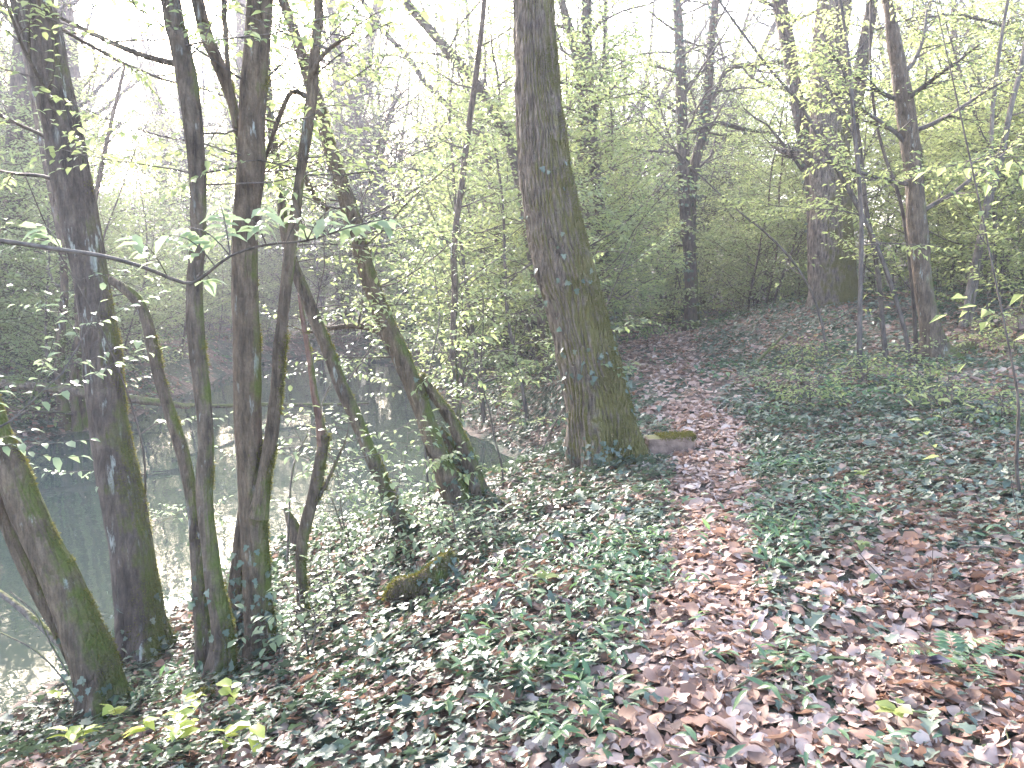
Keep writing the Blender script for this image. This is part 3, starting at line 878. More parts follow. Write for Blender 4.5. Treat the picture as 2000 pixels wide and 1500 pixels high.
tree('leaning_tree', 'thin dark trunk leaning out over the pond behind the bright leafy shoots', (792, 1035),
     [dict(px=[(796, 1045, 34), (770, 990, 27), (742, 930, 26), (716, 868, 27), (692, 810, 27), (668, 760, 27), (646, 700, 26), (622, 640, 25), (600, 585, 24), (578, 530, 22), (562, 480, 20), (552, 420, 18), (545, 340, 16), (530, 250, 14)], ext=6, dy=.03, crown=5, fine=14, fz=.7)],
     bark='bark_dark', moss=2500, seed=17, ivy=[dict(n=80, zhi=1.0)], nseg=18)
tree('leaning_tree', 'long mossy trunk leaning left from a clump of three stems near the oak', (900, 985),
     [dict(px=[(900, 995, 58), (874, 930, 44), (848, 870, 38), (828, 810, 36), (805, 750, 35), (782, 695, 36), (756, 640, 36), (735, 585, 32), (714, 525, 31), (698, 470, 32), (682, 405, 32), (662, 345, 27), (642, 285, 25), (624, 215, 22), (606, 160, 22), (590, 110, 20), (570, 50, 18), (556, 10, 18)], dy=.02, ext=8, fine=22, fz=.9),
      dict(px=[(936, 975, 38), (920, 915, 30), (902, 865, 26), (878, 815, 22), (850, 775, 20), (820, 735, 18)], root=True, off=.1),
      dict(px=[(915, 960, 22), (898, 905, 20), (878, 865, 18), (858, 838, 15)], root=True, off=.2),
      dict(name='limb', px=[(774, 660, 14), (745, 650, 14), (720, 640, 13), (690, 636, 12), (655, 640, 9), (610, 648, 6)], off=.1, nseg=8),
      dict(name='limb', px=[(640, 410, 12), (612, 380, 12), (600, 355, 11), (588, 330, 9)], off=.2, nseg=8)],
     bark='bark_moss', moss=6000, seed=18, ivy=[dict(n=260, zhi=1.2)], nseg=60, step=.04, ridges=.006, plates=11, flare=.25)
tree('slim_tree', 'slim dark upright trunk rising straight behind the three stem clump', (905, 940),
     [dict(px=[(898, 890, 24), (893, 820, 20), (888, 760, 16), (885, 700, 14), (886, 640, 13), (889, 560, 13), (886, 500, 13), (892, 430, 12), (902, 360, 12), (910, 290, 12), (918, 230, 11), (928, 160, 11), (938, 80, 10), (946, 0, 9)], dy=.02, ext=9, crown=6, fine=20, fz=.3,
           twigs=[(.35, .8, .1, .3, 1.0), (.5, -.9, .1, .15, 1.2), (.55, .9, -.1, .3, 1.2), (.42, -.8, .2, .2, 1.0), (.3, -.8, 0, .2, .9), (.25, .9, .1, .2, .9)]),
      dict(name='limb', px=[(896, 800, 9), (902, 760, 9), (900, 720, 8), (898, 690, 5)], nseg=7)],
     Y=10.3, bark='bark_dark', seed=19, nseg=12, leaf='spring', flare=.08)

# the great oak by the path
tree('oak_tree', 'massive furrowed oak trunk by the path, mossy and ivy clad at the foot', (1180, 905),
     [dict(px=[(1184, 930, 124), (1180, 880, 124), (1172, 820, 122), (1160, 745, 117), (1146, 690, 112), (1134, 640, 107), (1117, 570, 110), (1096, 500, 110), (1082, 430, 104), (1068, 350, 98), (1060, 270, 90), (1050, 180, 83), (1046, 100, 77), (1042, 0, 73)], dy=0, ext=13)],
     bark='bark_oak', moss=34000, seed=21, nseg=230, step=.03, ridges=.034, rough=.04, rfreq=2.5, crown=9, crownL=3.2, flare=.5, fdec=.32, mossz=6.0, mossn=.3,
     ivy=[dict(n=420, zhi=1.5), dict(n=300, zhi=.45), dict(n=80, zhi=3, fade=False)])

# mid distance, by the turn of the path
tree('ivy_clad_tree', 'straight ivy clad trunk forking near the top, just past the oak', (1197, 698),
     [dict(px=[(1196, 700, 20), (1192, 620, 18), (1182, 540, 18), (1176, 450, 20), (1166, 370, 20), (1160, 300, 20), (1152, 220, 22), (1146, 150, 22), (1146, 80, 20), (1146, 0, 18)], ext=12),
      dict(px=[(1150, 640, 14), (1147, 560, 15), (1145, 470, 17), (1140, 380, 18), (1138, 300, 18), (1136, 220, 18), (1132, 140, 18), (1116, 70, 16), (1096, 0, 14)], ext=10, root=True, crown=5)],
     bark='bark_far', seed=22, ivy=[dict(n=1300, zhi=9, fade=False, size=.07, shape="five")], nseg=12, step=.15)
tree('leaning_tree', 'dark slanting trunk passing behind the oak and reaching up over the pond', (1076, 742),
     [dict(px=[(1078, 745, 22), (1068, 690, 20), (1060, 630, 20), (1048, 560, 20), (1036, 480, 19), (1024, 410, 18), (1010, 340, 18), (994, 275, 18), (968, 225, 18), (938, 175, 18), (902, 130, 18), (862, 85, 18), (826, 42, 17), (790, 0, 16)], ext=9, crown=6)],
     bark='bark_far', seed=23, nseg=12, step=.15)
tree('leaning_tree', 'thin slanting trunk in front of the far pond bank, left of the oak', (975, 690),
     [dict(px=[(992, 700, 14), (982, 600, 13), (974, 500, 13), (968, 420, 12), (956, 340, 12), (945, 275, 12), (905, 235, 11), (868, 200, 11), (830, 160, 10), (795, 110, 10), (745, 55, 9)], ext=8, crown=4)],
     bark='bark_far', seed=24, nseg=10, step=.2, Y=18)
tree('dead_stem', 'short dead stem curving up from the ground beside the slanting trunk', (1062, 742),
     [dict(px=[(1064, 745, 10), (1056, 705, 10), (1045, 670, 10), (1032, 640, 9), (1015, 618, 6)], name='stem')], cat='dead stem', seed=25, nseg=8, crown=0)
tree('ivy_clad_tree', 'ivy smothered trunk with two stems, standing beyond the bend of the path', (1352, 645),
     [dict(px=[(1352, 650, 30), (1350, 560, 26), (1346, 480, 25), (1338, 400, 24), (1335, 320, 24), (1332, 240, 22), (1330, 160, 20), (1326, 80, 18), (1322, 0, 16)], ext=13),
      dict(px=[(1352, 470, 14), (1352, 400, 15), (1356, 330, 18), (1370, 270, 20), (1380, 200, 19), (1386, 120, 17), (1392, 50, 15), (1398, 0, 14)], ext=12, crown=5, off=.1),
      dict(name='limb', px=[(1360, 255, 8), (1400, 240, 9), (1440, 250, 8), (1490, 258, 6)], nseg=7),
      dict(name='limb', px=[(1378, 210, 8), (1400, 180, 9), (1415, 140, 9), (1450, 128, 9), (1520, 122, 9)], nseg=7)],
     bark='bark_far', seed=26, ivy=[dict(n=1500, zhi=9, fade=False, size=.08, shape="five")], nseg=12, step=.2)
tree('leaning_tree', 'curved trunk leaning beside the broad oak on the right bank', (1592, 600),
     [dict(px=[(1596, 610, 24), (1590, 520, 24), (1588, 420, 24), (1586, 350, 26), (1576, 300, 26), (1564, 240, 25), (1554, 180, 25), (1544, 120, 25), (1534, 60, 26), (1522, 0, 27)], ext=12, off=1.0, dy=.03)],
     bark='bark_far', seed=27, ivy=[dict(n=400, zhi=9, fade=False, size=.07, shape="five")], nseg=12, step=.15)
tree('oak_tree', 'broad straight oak with ridged grey bark standing on the right bank', (1625, 585),
     [dict(px=[(1627, 592, 90), (1625, 540, 84), (1623, 470, 80), (1621, 400, 76), (1620, 320, 72), (1620, 240, 68), (1621, 160, 66), (1622, 80, 62), (1630, 0, 58)], ext=14),
      dict(name='limb', px=[(1600, 330, 22), (1580, 310, 22), (1560, 300, 18), (1530, 295, 12)], nseg=8),
      dict(name='limb', px=[(1645, 290, 20), (1672, 200, 22), (1685, 110, 22), (1700, 30, 20), (1706, -30, 18)], ext=10, crown=4, off=.2)],
     bark='bark_oak', seed=28, nseg=110, step=.06, ridges=.025, rough=.04, rfreq=2.5, crownL=3.2, flare=.25)
tree('crooked_tree', 'dark mossy trunk with a crooked foot on the right bank', (1826, 705),
     [dict(px=[(1832, 712, 60), (1822, 670, 46), (1816, 630, 36), (1806, 580, 34), (1800, 530, 34), (1796, 480, 36), (1790, 430, 36), (1787, 380, 34), (1784, 330, 33), (1776, 270, 34), (1768, 210, 33), (1758, 150, 30), (1748, 90, 26), (1738, 30, 20), (1732, 0, 18)], ext=9,
           twigs=[(.3, .9, -.1, .5, 1.6), (.36, -.9, -.2, .4, 1.6), (.42, -.8, -.3, .8, 1.7), (.45, .9, -.3, .3, 1.5), (.5, -.9, .1, .2, 1.6), (.55, .8, .2, .4, 1.6), (.5, .2, -.9, .3, 1.3)])],
     bark='bark_moss', seed=29, moss=5000, nseg=22, mossz=6, leaf='spring_yellow')
tree('slim_tree', 'slender grey twin stem arching at the far right of the bank', (1880, 640),
     [dict(px=[(1882, 640, 13), (1890, 590, 13), (1904, 520, 13), (1918, 450, 12), (1936, 380, 12), (1956, 310, 11), (1972, 220, 10), (1990, 150, 9), (2010, 60, 9)], ext=6, crown=5, twigs=[(.3, .8, 0, .5, 1.2), (.4, -.8, -.2, .5, 1.3), (.5, .9, -.2, .4, 1.3), (.55, -.8, .1, .3, 1.2)]),
      dict(px=[(1894, 640, 9), (1904, 570, 9), (1915, 480, 9), (1925, 400, 8), (1935, 300, 8), (1940, 200, 7)], root=True, ext=5, crown=3)],
     bark='bark_grey', seed=30, nseg=9, leaf='spring_yellow')

# thin stems on the right bank
def stems_thin(label, base, px, seed, twigs, w=1.0, Y=None, leaf='spring_yellow', group=None):
    tree('hornbeam_sapling', label, base, [dict(px=[(x, y, ww * w) for x, y, ww in px], ext=max(4.5, 0), crown=3, twigs=twigs)], cat='sapling', bark='twig', seed=seed, nseg=8, step=.12, leaf=leaf, crownL=1.1, flare=.2, Y=Y, group=group)
TW = lambda g, n, lo=.18, hi=.8, L=1.35: [(float(g.uniform(lo, hi)), float(g.normal(0, 1)), float(g.normal(-.2, .5)), float(g.uniform(.1, .7)), float(L * g.uniform(.7, 1.3))) for _ in range(int(n * 1.3))]
gs = np.random.default_rng(99)
stems_thin('straight thin sapling standing just before the broad oak', (1678, 728), [(1678, 730, 12), (1679, 660, 10), (1680, 580, 9), (1682, 500, 9), (1682, 420, 8), (1676, 330, 8), (1668, 250, 8), (1662, 170, 7), (1655, 90, 6)], 41, TW(gs, 7))
stems_thin('sapling leaning across the broad oak with zigzag stem', (1732, 705), [(1732, 708, 11), (1724, 640, 10), (1718, 560, 10), (1706, 480, 9), (1692, 410, 9), (1684, 330, 8), (1672, 230, 8), (1656, 130, 7), (1640, 50, 6)], 42, TW(gs, 7))
stems_thin('thin arching stem bending far over the path from the crooked tree', (1778, 705), [(1778, 708, 10), (1766, 640, 9), (1748, 580, 9), (1728, 520, 9), (1702, 455, 8), (1670, 395, 8), (1640, 340, 8), (1600, 270, 7), (1560, 200, 6), (1500, 130, 5)], 43, TW(gs, 6))
stems_thin('wispy forked sapling against the crooked mossy trunk', (1790, 700), [(1790, 704, 9), (1786, 620, 8), (1778, 520, 8), (1766, 430, 7), (1752, 370, 7), (1730, 310, 6), (1710, 230, 6), (1700, 120, 5)], 44, TW(gs, 6))
stems_thin('bare little stem growing left of the straight thin sapling', (1608, 705), [(1616, 690, 6), (1602, 620, 5), (1580, 560, 5), (1540, 500, 5), (1490, 450, 4), (1440, 410, 3)], 45, TW(gs, 4, .3, .9, .7))
stems_thin('thin dark sapling at the right edge of the leafy bank', (1990, 760), [(1995, 1000, 6), (1985, 900, 6), (1990, 800, 5), (1975, 700, 4)], 46, TW(gs, 3, .4, .9, .5), Y=5.2)

# trees of the far pond bank
tree('pond_bank_clump', 'clump of dark stems standing with its feet in the far pond edge', (150, 838),
     [dict(px=[(132, 842, 26), (122, 780, 20), (116, 710, 18), (120, 640, 16), (126, 560, 14), (118, 470, 12), (100, 380, 10)], name='stem', ext=6, root=True, crown=3),
      dict(px=[(150, 842, 18), (146, 790, 14), (142, 730, 13), (152, 660, 12), (150, 560, 10)], root=True, ext=5, crown=3),
      dict(px=[(166, 842, 18), (160, 790, 14), (152, 720, 13), (158, 640, 12), (170, 540, 10)], root=True, off=.2, ext=6, crown=3)],
     bark='bark_moss', seed=31, nseg=10, crownL=1.5, step=.12)
for k, (label, base, px) in enumerate([
    ('heavy dark trunk on the far hillside at the left edge', (25, 640), [(24, 640, 46), (26, 500, 40), (30, 380, 40), (38, 250, 40), (46, 120, 38), (52, 0, 36)]),
    ('pale straight trunk close behind the lichen spotted tree', (170, 640), [(172, 640, 34), (165, 500, 30), (158, 360, 28), (150, 240, 27), (140, 120, 26), (126, 0, 26)]),
    ('tall far trunk forking between the forked tree and the slim upright', (684, 640), [(682, 640, 24), (682, 500, 22), (684, 400, 22), (690, 300, 22), (700, 200, 22), (716, 120, 20), (736, 20, 18), (740, -20, 18)]),
    ('thin far trunk standing behind the steep leaning stems', (662, 640), [(664, 640, 18), (664, 480, 17), (666, 350, 16), (662, 240, 16), (656, 140, 15), (648, 30, 14)]),
    ('far trunk rising behind the top of the thick forked tree', (474, 640), [(474, 640, 24), (476, 480, 20), (474, 340, 18), (472, 200, 18), (472, 80, 20), (470, 0, 20)]),
    ('far left thin trunk in the leafy hillside', (85, 620), [(88, 620, 16), (80, 500, 15), (70, 380, 15), (66, 250, 14), (60, 120, 13)]),
]):
    tree('woodland_tree', label, base, [dict(px=px, ext=14, dy=.01)], bark='bark_far', seed=200 + k, nseg=10, step=.4, crown=9, crownL=3.0, Y=(20, 24, 34, 32, 30, 27)[k])
# ------------------------------------------------------------------ logs, stones and small things
def log_thing(name, label, cat, pts, bark, seed, nseg=14, group=None, rough=.1, moss=0):
    """PTS: rows (px, py, Y, diameter px)"""
    rows = np.array([[*at(x, y, Y), w / F * Y * .5] for x, y, Y, w in pts])
    p = catmull(rows, .025)
    b = rows[len(rows) // 2, :3]
    root = empty(name, b, label, cat, group)
    m_ = MB()
    s = tube(m_, p, nseg, 0, rough, 9, seed=seed)
    n0 = len(m_.v)
    # the sawn or broken foot
    c = p[0, :3]
    m_.add(np.vstack([s[0][:nseg], c - nrm(p[1, :3] - p[0, :3]) * p[0, 3] * .2]), [((q + 1) % nseg, q, nseg) for q in range(nseg)], 0, False)
    m_.build('stem', M[bark], root, b)
    if moss:
        moss_on(root, [s], b, moss, np.random.default_rng(seed), .016, 9, np.array([.2, 0, .9]), -.1)
        ivy_on(root, [s], b, 70, np.random.default_rng(seed), -9, 9, .04, fade=False)
    return root

log_thing('fallen_log', 'long fallen trunk lying across the far end of the pond', 'log', [(-60, 742, 12.6, 22), (0, 748, 12.6, 20), (90, 757, 12.6, 19), (170, 768, 12.6, 18), (260, 780, 12.6, 16), (320, 787, 12.7, 14), (370, 795, 12.8, 9)], 'bark_moss', 61)
log_thing('fallen_pole', 'thin fallen pole lying on the pond beyond the fallen trunk', 'pole', [(330, 790, 13.2, 9), (430, 793, 13.8, 8), (520, 790, 14.6, 8), (620, 791, 15.0, 7), (720, 788, 15.2, 5)], 'bark_dark', 62, 8)
pa, pb = ground(1420, 765), ground(1535, 652)
log_thing('fallen_stick', 'long bare stick lying up the leafy right bank', 'stick', [(1418, 764, pa[1], 8), (1450, 732, pa[1] * .7 + pb[1] * .3 - .2, 8), (1490, 695, pa[1] * .4 + pb[1] * .6 - .4, 7), (1535, 650, pb[1] - .3, 5)], 'bark_grey', 63, 8)
pg = ground(1860, 690)
log_thing('fallen_log', 'short dark log lying behind the foot of the crooked tree', 'log', [(1835, 694, pg[1], 16), (1865, 684, pg[1], 22), (1905, 674, pg[1], 22)], 'bark_moss', 64)
pg = ground(60, 1200)
log_thing('drifted_branch', 'pale bare branch reaching from the near bank into the pond', 'branch', [(-30, 1140, 4.7, 10), (10, 1165, 4.6, 12), (60, 1205, 4.5, 14), (110, 1250, 4.4, 15), (155, 1290, 4.3, 17)], 'bark_grey', 65, 8)
log_thing('bare_shoot', 'thin bare forked shoot dipping toward the pond at the near corner', 'shoot', [(150, 1370, 3.9, 5), (110, 1310, 3.95, 4), (60, 1265, 4.0, 4), (0, 1235, 4.1, 3)], 'twig', 66, 6)
log_thing('bare_shoot', 'thin bare shoot curving beside the pale branch over the water', 'shoot', [(135, 1320, 4.1, 5), (95, 1250, 4.15, 4), (70, 1200, 4.2, 4), (20, 1155, 4.3, 3)], 'twig', 67, 6)
p1 = ground(830, 1165)
log_thing('mossy_log', 'rotten moss covered log stub half sunk in ivy on the near bank', 'log', [(762, 1166, p1[1] + .05, 26), (785, 1148, p1[1], 40), (822, 1142, p1[1], 52), (852, 1122, p1[1], 40), (872, 1100, p1[1] + .05, 34), (884, 1084, p1[1] + .08, 22)], 'bark_moss', 68, 40, rough=.3, moss=3500)
pg = ground(320, 1470)
log_thing('mossy_log', 'small yellow mossed wood chunk among seedlings at the lower left', 'log', [(285, 1482, pg[1], 30), (312, 1470, pg[1], 42), (345, 1456, pg[1], 24)], 'bark_moss', 69, 30, rough=.28, moss=3000)
pg = ground(385, 1385)
log_thing('mossy_root', 'mossy root running down from the wavy trunk', 'root', [(350, 1410, pg[1], 24), (378, 1388, pg[1], 26), (405, 1355, pg[1] + .1, 24)], 'bark_moss', 70, 24, rough=.25, moss=2000)
for k, (a, b_, w, label) in enumerate([((1420, 1370), (1520, 1315), 7, 'pale dry stick on the litter path beside the dark leaved plant'),
                                       ((1255, 1090), (1190, 1030), 4, 'thin pale twig lying in the ivy left of the path'),
                                       ((1640, 905), (1600, 935), 6, 'reddish bark strip lying on the right bank ivy'),
                                       ((1870, 1080), (1980, 1095), 5, 'dry curved twig lying on the right bank litter'),
                                       ((930, 960), (1000, 1005), 7, 'pale bare branch lying on the inlet bank below the oak'),
                                       ((505, 1300), (590, 1225), 7, 'dark stick propped against the foot of the forked tree')]):
    A_, B_ = ground(*a), ground(*b_)
    mid = (A_ + B_) / 2
    rows = np.array([[*(A_ + [0, 0, .03]), w / F * A_[1] * .5], [*(mid + [0.02, 0, .06]), w / F * mid[1] * .5], [*(B_ + [0, 0, .05 if k != 5 else .12]), w / F * B_[1] * .35]])
    root = empty('fallen_twig', mid, label, 'twig')
    m_ = MB()
    tube(m_, catmull(rows, .04), 7, 0, .12)
    m_.build('stem', M['bark_grey' if k < 5 else 'bark_dark'], root, mid)

def rock(name, label, cat, c, size, seed, rot=0., box=.5, mat='stone'):
    bm_u, bm_v = 40, 24
    th, ph = np.meshgrid(np.linspace(0, 2 * math.pi, bm_u, endpoint=False), np.linspace(-math.pi / 2, math.pi / 2, bm_v))
    d = np.stack([np.cos(ph) * np.cos(th), np.cos(ph) * np.sin(th), np.sin(ph)], -1).reshape(-1, 3)
    e = box
    sg = np.sign(d) * np.abs(d) ** e
    sg /= (np.abs(sg) ** (2 / e)).sum(1, keepdims=True) ** (e / 2)
    V = sg * (1 + .07 * fbm(sg * 2.3 + seed, seed, 4))[:, None] * np.array(size) * .5
    c_, s_ = math.cos(rot), math.sin(rot)
    V = V @ np.array([[c_, s_, 0], [-s_, c_, 0], [0, 0, 1]])
    m_ = MB()
    i = np.arange(bm_v - 1)[:, None] * bm_u
    j = np.arange(bm_u)[None]
    f = np.stack([i + j, i + (j + 1) % bm_u, i + bm_u + (j + 1) % bm_u, i + bm_u + j], -1).reshape(-1, 4)
    root = empty(name, c, label, cat)
    m_.add(V, f)
    m_.build('block', M[mat], root)
    return root, V
c = ground(1306, 884)
def block(name, label, cat, c, size, seed, rot):
    n = 14
    root = empty(name, c, label, cat)
    m_ = MB()
    t = np.linspace(-1, 1, n + 1)
    A_, B_ = np.meshgrid(t, t)
    one = np.ones(A_.size)
    ii = np.arange(n)[:, None] * (n + 1) + np.arange(n)[None]
    q = np.stack([ii, ii + 1, ii + n + 2, ii + n + 1], -1).reshape(-1, 4)
    out = []
    for ax in range(3):
        for sg in (1, -1):
            V = np.zeros((A_.size, 3))
            V[:, ax], V[:, (ax + 1) % 3], V[:, (ax + 2) % 3] = sg * one, A_.ravel() * sg, B_.ravel()
            m = np.sort(np.abs(V), 1)[:, 1]
            V = V * (1 - .035 * np.clip((m - .82) / .18, 0, 1) ** 2)[:, None]      # worn edges
            V = V * (1 + .05 * fbm(V * 1.7 + seed, seed, 4))[:, None] + .012 * np.c_[fbm(V * 6, 1, 2), fbm(V * 6, 2, 2), fbm(V * 6, 3, 2)]
            V = V * np.array(size) * .5
            V[:, 2] += .05 * V[:, 0]
            V = V @ np.array([[math.cos(rot), math.sin(rot), 0], [-math.sin(rot), math.cos(rot), 0], [0, 0, 1]])
            out.append(V)
            m_.add(V, q, 0, False)
    m_.build('block', M['stone'], root)
    return root, np.concatenate(out)
r_, V = block('stone_block', 'oblong reddish stone block with moss on top, lying beside the path', 'stone', c + [0, 0, .07], (.47, .22, .2), 5, .06)
up_ = V[V[:, 2] > .075]
mm = MB()
g = np.random.default_rng(5)
i = g.choice(len(up_), 2600)
k = up_[i][:, 0] > -.12
P = up_[i][k] + g.normal(0, .008, (k.sum(), 3))
leaves(mm, P, nrm(g.normal(0, .5, (len(P), 3)) + [0, 0, .8]), nrm(g.normal(size=(len(P), 3))), .022 * (.5 + g.random(len(P))), "tiny", .2, .3, 0, .6, g=g)
mm.build('moss', M['moss_hair'], r_)
c = ground(1730, 742)
r2, V = rock('mossy_stone', 'small round mossy stone in front of the right bank saplings', 'stone', c + [0, 0, .05], (.26, .2, .14), 8, .3, .8)
c = ground(1990, 640)
rock('mossy_stone', 'mossy hump of stone at the right edge of the bank', 'stone', c + [0, 0, .06], (.5, .4, .3), 9, .3, .8)

# leafy branch reaching in over the pond from a sapling that stands outside the view
def leafy_branch():
    g = np.random.default_rng(71)
    Yb = 2.5
    b = np.array([-2.75, 2.6, h1(-2.75, 2.6)])
    root = empty('hornbeam_sapling', b, 'near branch with large fresh leaves stretched across the thick forked tree', 'sapling')
    st = catmull(np.array([[*(b - [0, 0, .2]), .03], [-2.72, 2.6, b[2] + .8, .026], [-2.6, 2.58, b[2] + 1.6, .022], [-2.55, 2.55, b[2] + 2.6, .015], [-2.6, 2.5, b[2] + 3.6, .008]]), .1)
    t = MB()
    tube(t, st, 10, 0, .06)
    t.build('trunk', M['bark_dark'], root, b)
    w, lf = MB(), []
    rows = np.array([[*at(x, y, Yb), r] for x, y, r in [(-640, 430, .011), (-300, 430, .010), (0, 470, .008), (100, 485, .0072), (200, 500, .0068), (280, 522, .0062), (340, 546, .0058), (375, 553, .0055), (410, 530, .0046), (450, 500, .0042), (520, 478, .0036), (600, 470, .003), (680, 445, .0026), (760, 425, .002)]])
    rows[0, :3] = st[len(st) // 2, :3]
    m_ = catmull(rows, .03)
    tube(w, m_, 7, 0, .05)
    crown_along(w, lf, st, .3, .98, 10, 1.2, 1, dict(SAP, leaf=.06, shape="oval"), g, (0, .8))
    # sprays of large leaves
    cfg = [((330, 545), (255, 462)), ((450, 500), (360, 445)), ((450, 500), (430, 400)), ((500, 482), (520, 405)), ((520, 478), (480, 430)), ((600, 470), (560, 390)), ((600, 470), (655, 415)), ((660, 450), (760, 432)), ((640, 455), (690, 440)), ((380, 552), (410, 545)), ((560, 473), (600, 430)), ((120, 488), (70, 440)), ((420, 520), (330, 460))]
    for a, c in cfg:
        A_, C_ = at(*a, Yb), at(*c, Yb + g.uniform(-.15, .15))
        d = C_ - A_
        L = np.linalg.norm(d)
        pl = np.c_[np.linspace(0, 1, 6)[:, None] * d + A_ + np.array([0, 0, .03]) * np.sin(np.linspace(0, 3.14, 6))[:, None], np.linspace(.0024, .0012, 6)]
        tube(w, pl, 4, cap=False)
        n = max(6, int(L / .016))
        f = np.linspace(.35, 1, n)[:, None]
        P = A_ + d * f
        side = np.where(np.arange(n) % 2, 1., -1.)[:, None]
        T = nrm(np.array([d[0], d[1], d[2] * .3]) + 1e-6)
        S = nrm(np.cross(T, [0, 0, 1.]))
        Ax = nrm(T * .6 + S * side * .8 + g.normal(0, .22, (n, 3)) + [0, 0, -.15])
        lf.append((P, Ax, nrm(np.array([-.1, .05, 1.]) + g.normal(0, .25, (n, 3))), .056 * (.6 + .7 * g.random(n)), "oval", .4))
    flush(w, lf, 1, g)
    w.build('crown', [M['twig'], M['spring_near']], root, b)
leafy_branch()

# bright shoots round the feet of the left trees
SHOOT = dict(gap=[.11, .2], ratio=.45, lmin=.1, leaf=.06, lgap=.035, shape="oval")
def shoot(label, base, H, seed, n=8, leaf='spring_near', lean=(0, 0), Lr=.5, nst=2, lsize=.06, cat='shrub', name='leafy_shoot', group=None, f0=.2, r=.007):
    g = np.random.default_rng(seed)
    b = ground(*base)
    root = empty(name, b, label, cat, group)
    w, lf = MB(), []
    cfg = dict(SHOOT, leaf=lsize)
    for k in range(nst):
        st = catmull(polyline(b - [0, 0, .05], (lean[0] + g.normal(0, .2), lean[1] + g.normal(0, .15), 1), H * g.uniform(.7, 1.1), r, 7, g, .12, .1, .3), .06)
        s_ = MB()
        tube(s_, st, 6)
        s_.build('stem', M['twig'], root, b)
        crown_along(w, lf, st, f0, .98, n, H * Lr, 1, cfg, g, (-.1, .5), .05)
    flush(w, lf, 1, g)
    w.build('crown', [M['twig'], M[leaf]], root, b)
for a in [('bright leafy shoots in front of the thin trunk leaning over the pond', (755, 1090), 1.05, 81, 13, 'spring_near', (-.2, 0), .42),
          ('bright leafy shoots at the foot of the three stem clump', (850, 1065), .55, 82, 11, 'spring_near', (.1, -.1), .7),
          ('low leafy shoots above the rotten mossy log', (905, 1075), .55, 83, 10, 'spring_near', (.0, 0), .6),
          ('tall leafy shoot standing in the pond edge by the snag', (690, 1085), 1.5, 84, 12, 'spring_near', (0, .1), .32),
          ('bright green shoots sprouting right of the forked tree foot', (600, 1290), .55, 85, 8, 'spring_near', (.1, 0), .6),
          ('leafy shoots between the snag and the mossy log', (665, 1200), .6, 86, 7, 'spring_near', (0, 0), .55),
          ('small bright shoot at the foot of the forked tree', (540, 1270), .45, 87, 5, 'spring_near', (0, 0), .5),
          ('low yellowish shoots below the right bank saplings', (1580, 800), .5, 88, 16, 'spring_yellow', (0, 0), .9),
          ('yellow-green shoots beside the crooked tree', (1790, 760), .7, 89, 13, 'spring_yellow', (.1, 0), .6),
          ('spreading yellow-green shoots at the right bank edge', (1930, 690), .9, 90, 14, 'spring_yellow', (0, 0), .6),
          ('pale shoots growing on the bank near the small mossy stone', (1690, 760), .55, 91, 14, 'spring_yellow', (0, 0), .7),
          ('pale shoots at the near end of the stick on the bank', (1500, 760), .4, 92, 14, 'spring', (0, 0), .9),
          ('yellowish low shoots on the slope above the round mossy stone', (1840, 800), .5, 93, 15, 'spring_yellow', (0, 0), .9),
          ('pale low shoots on the bank between the path and the straight thin sapling', (1560, 720), .5, 94, 15, 'spring_yellow', (0, 0), .9),
          ('yellowish shoots low at the right edge of the bank under the dark stem', (1960, 830), .5, 95, 12, 'spring_yellow', (0, 0), .8)]:
    shoot(*a)

for a in [('leafy sapling at the water edge between the spotted trunk and the wavy trunk', (335, 1225), 3.4, 101, 7, 'spring_near', (-.12, .1), .22, 1, .045),
          ('leafy sapling on the bank left of the snag, before the pond', (560, 1120), 3.4, 102, 8, 'spring_near', (0, .1), .24, 1, .045),
          ('leafy sapling at the inlet edge left of the great oak', (985, 955), 2.6, 103, 6, 'spring', (-.15, 0), .28, 1, .055),
          ('thin leafy sapling between the thin leaning trunk and the three stem clump', (842, 1005), 3.6, 105, 9, 'spring', (-.1, .1), .26, 1, .06),
          ('leafy sapling by the inlet tip behind the great oak', (1045, 900), 3.6, 106, 9, 'spring', (-.05, 0), .28, 1, .065)]:
    shoot(*a, cat='sapling', name='hornbeam_sapling', r=.011)

# seedlings with a few broad leaves
def seedling(px, py, label, seed, leaf='spring_near', n=6, size=.055, H=.1, group=None, name='seedling', sh="oval"):
    g = np.random.default_rng(seed)
    b = ground(px, py)
    root = empty(name, b, label, 'seedling', group)
    m_ = MB()
    pl = polyline(b - [0, 0, .02], (g.normal(0, .15), g.normal(0, .15), 1), H + .03, .0022, 4, g, .1)
    tube(m_, pl, 5)
    m_.build('stem', M['twig'], root, b)
    l_ = MB()
    a = np.arange(n) * 2.2 + g.random() * 6
    A = nrm(np.c_[np.cos(a), np.sin(a), g.uniform(0, .6, n)])
    P = pl[-1, :3] - np.c_[np.zeros((n, 2)), g.random(n) * H * .4]
    leaves(l_, P, A, nrm(np.array([0, .1, 1.]) + g.normal(0, .35, (n, 3))), size * g.uniform(.7, 1.25, n), sh, .3, .35, 0, 1.25, g=g)
    l_.build('foliage', M[leaf], root, b)
sgrp = 'seedlings in the near left corner'
for k, (x, y) in enumerate([(240, 1425), (205, 1462), (358, 1455), (402, 1412), (468, 1408), (425, 1490), (522, 1482), (372, 1492), (130, 1500), (145, 1388), (270, 1475), (330, 1510)]):
    seedling(x, y, 'bright yellow-green seedling with broad leaves in the near left corner below the leaning trunks', 300 + k, 'seedling_leaf', 6, .078, .17, sgrp)
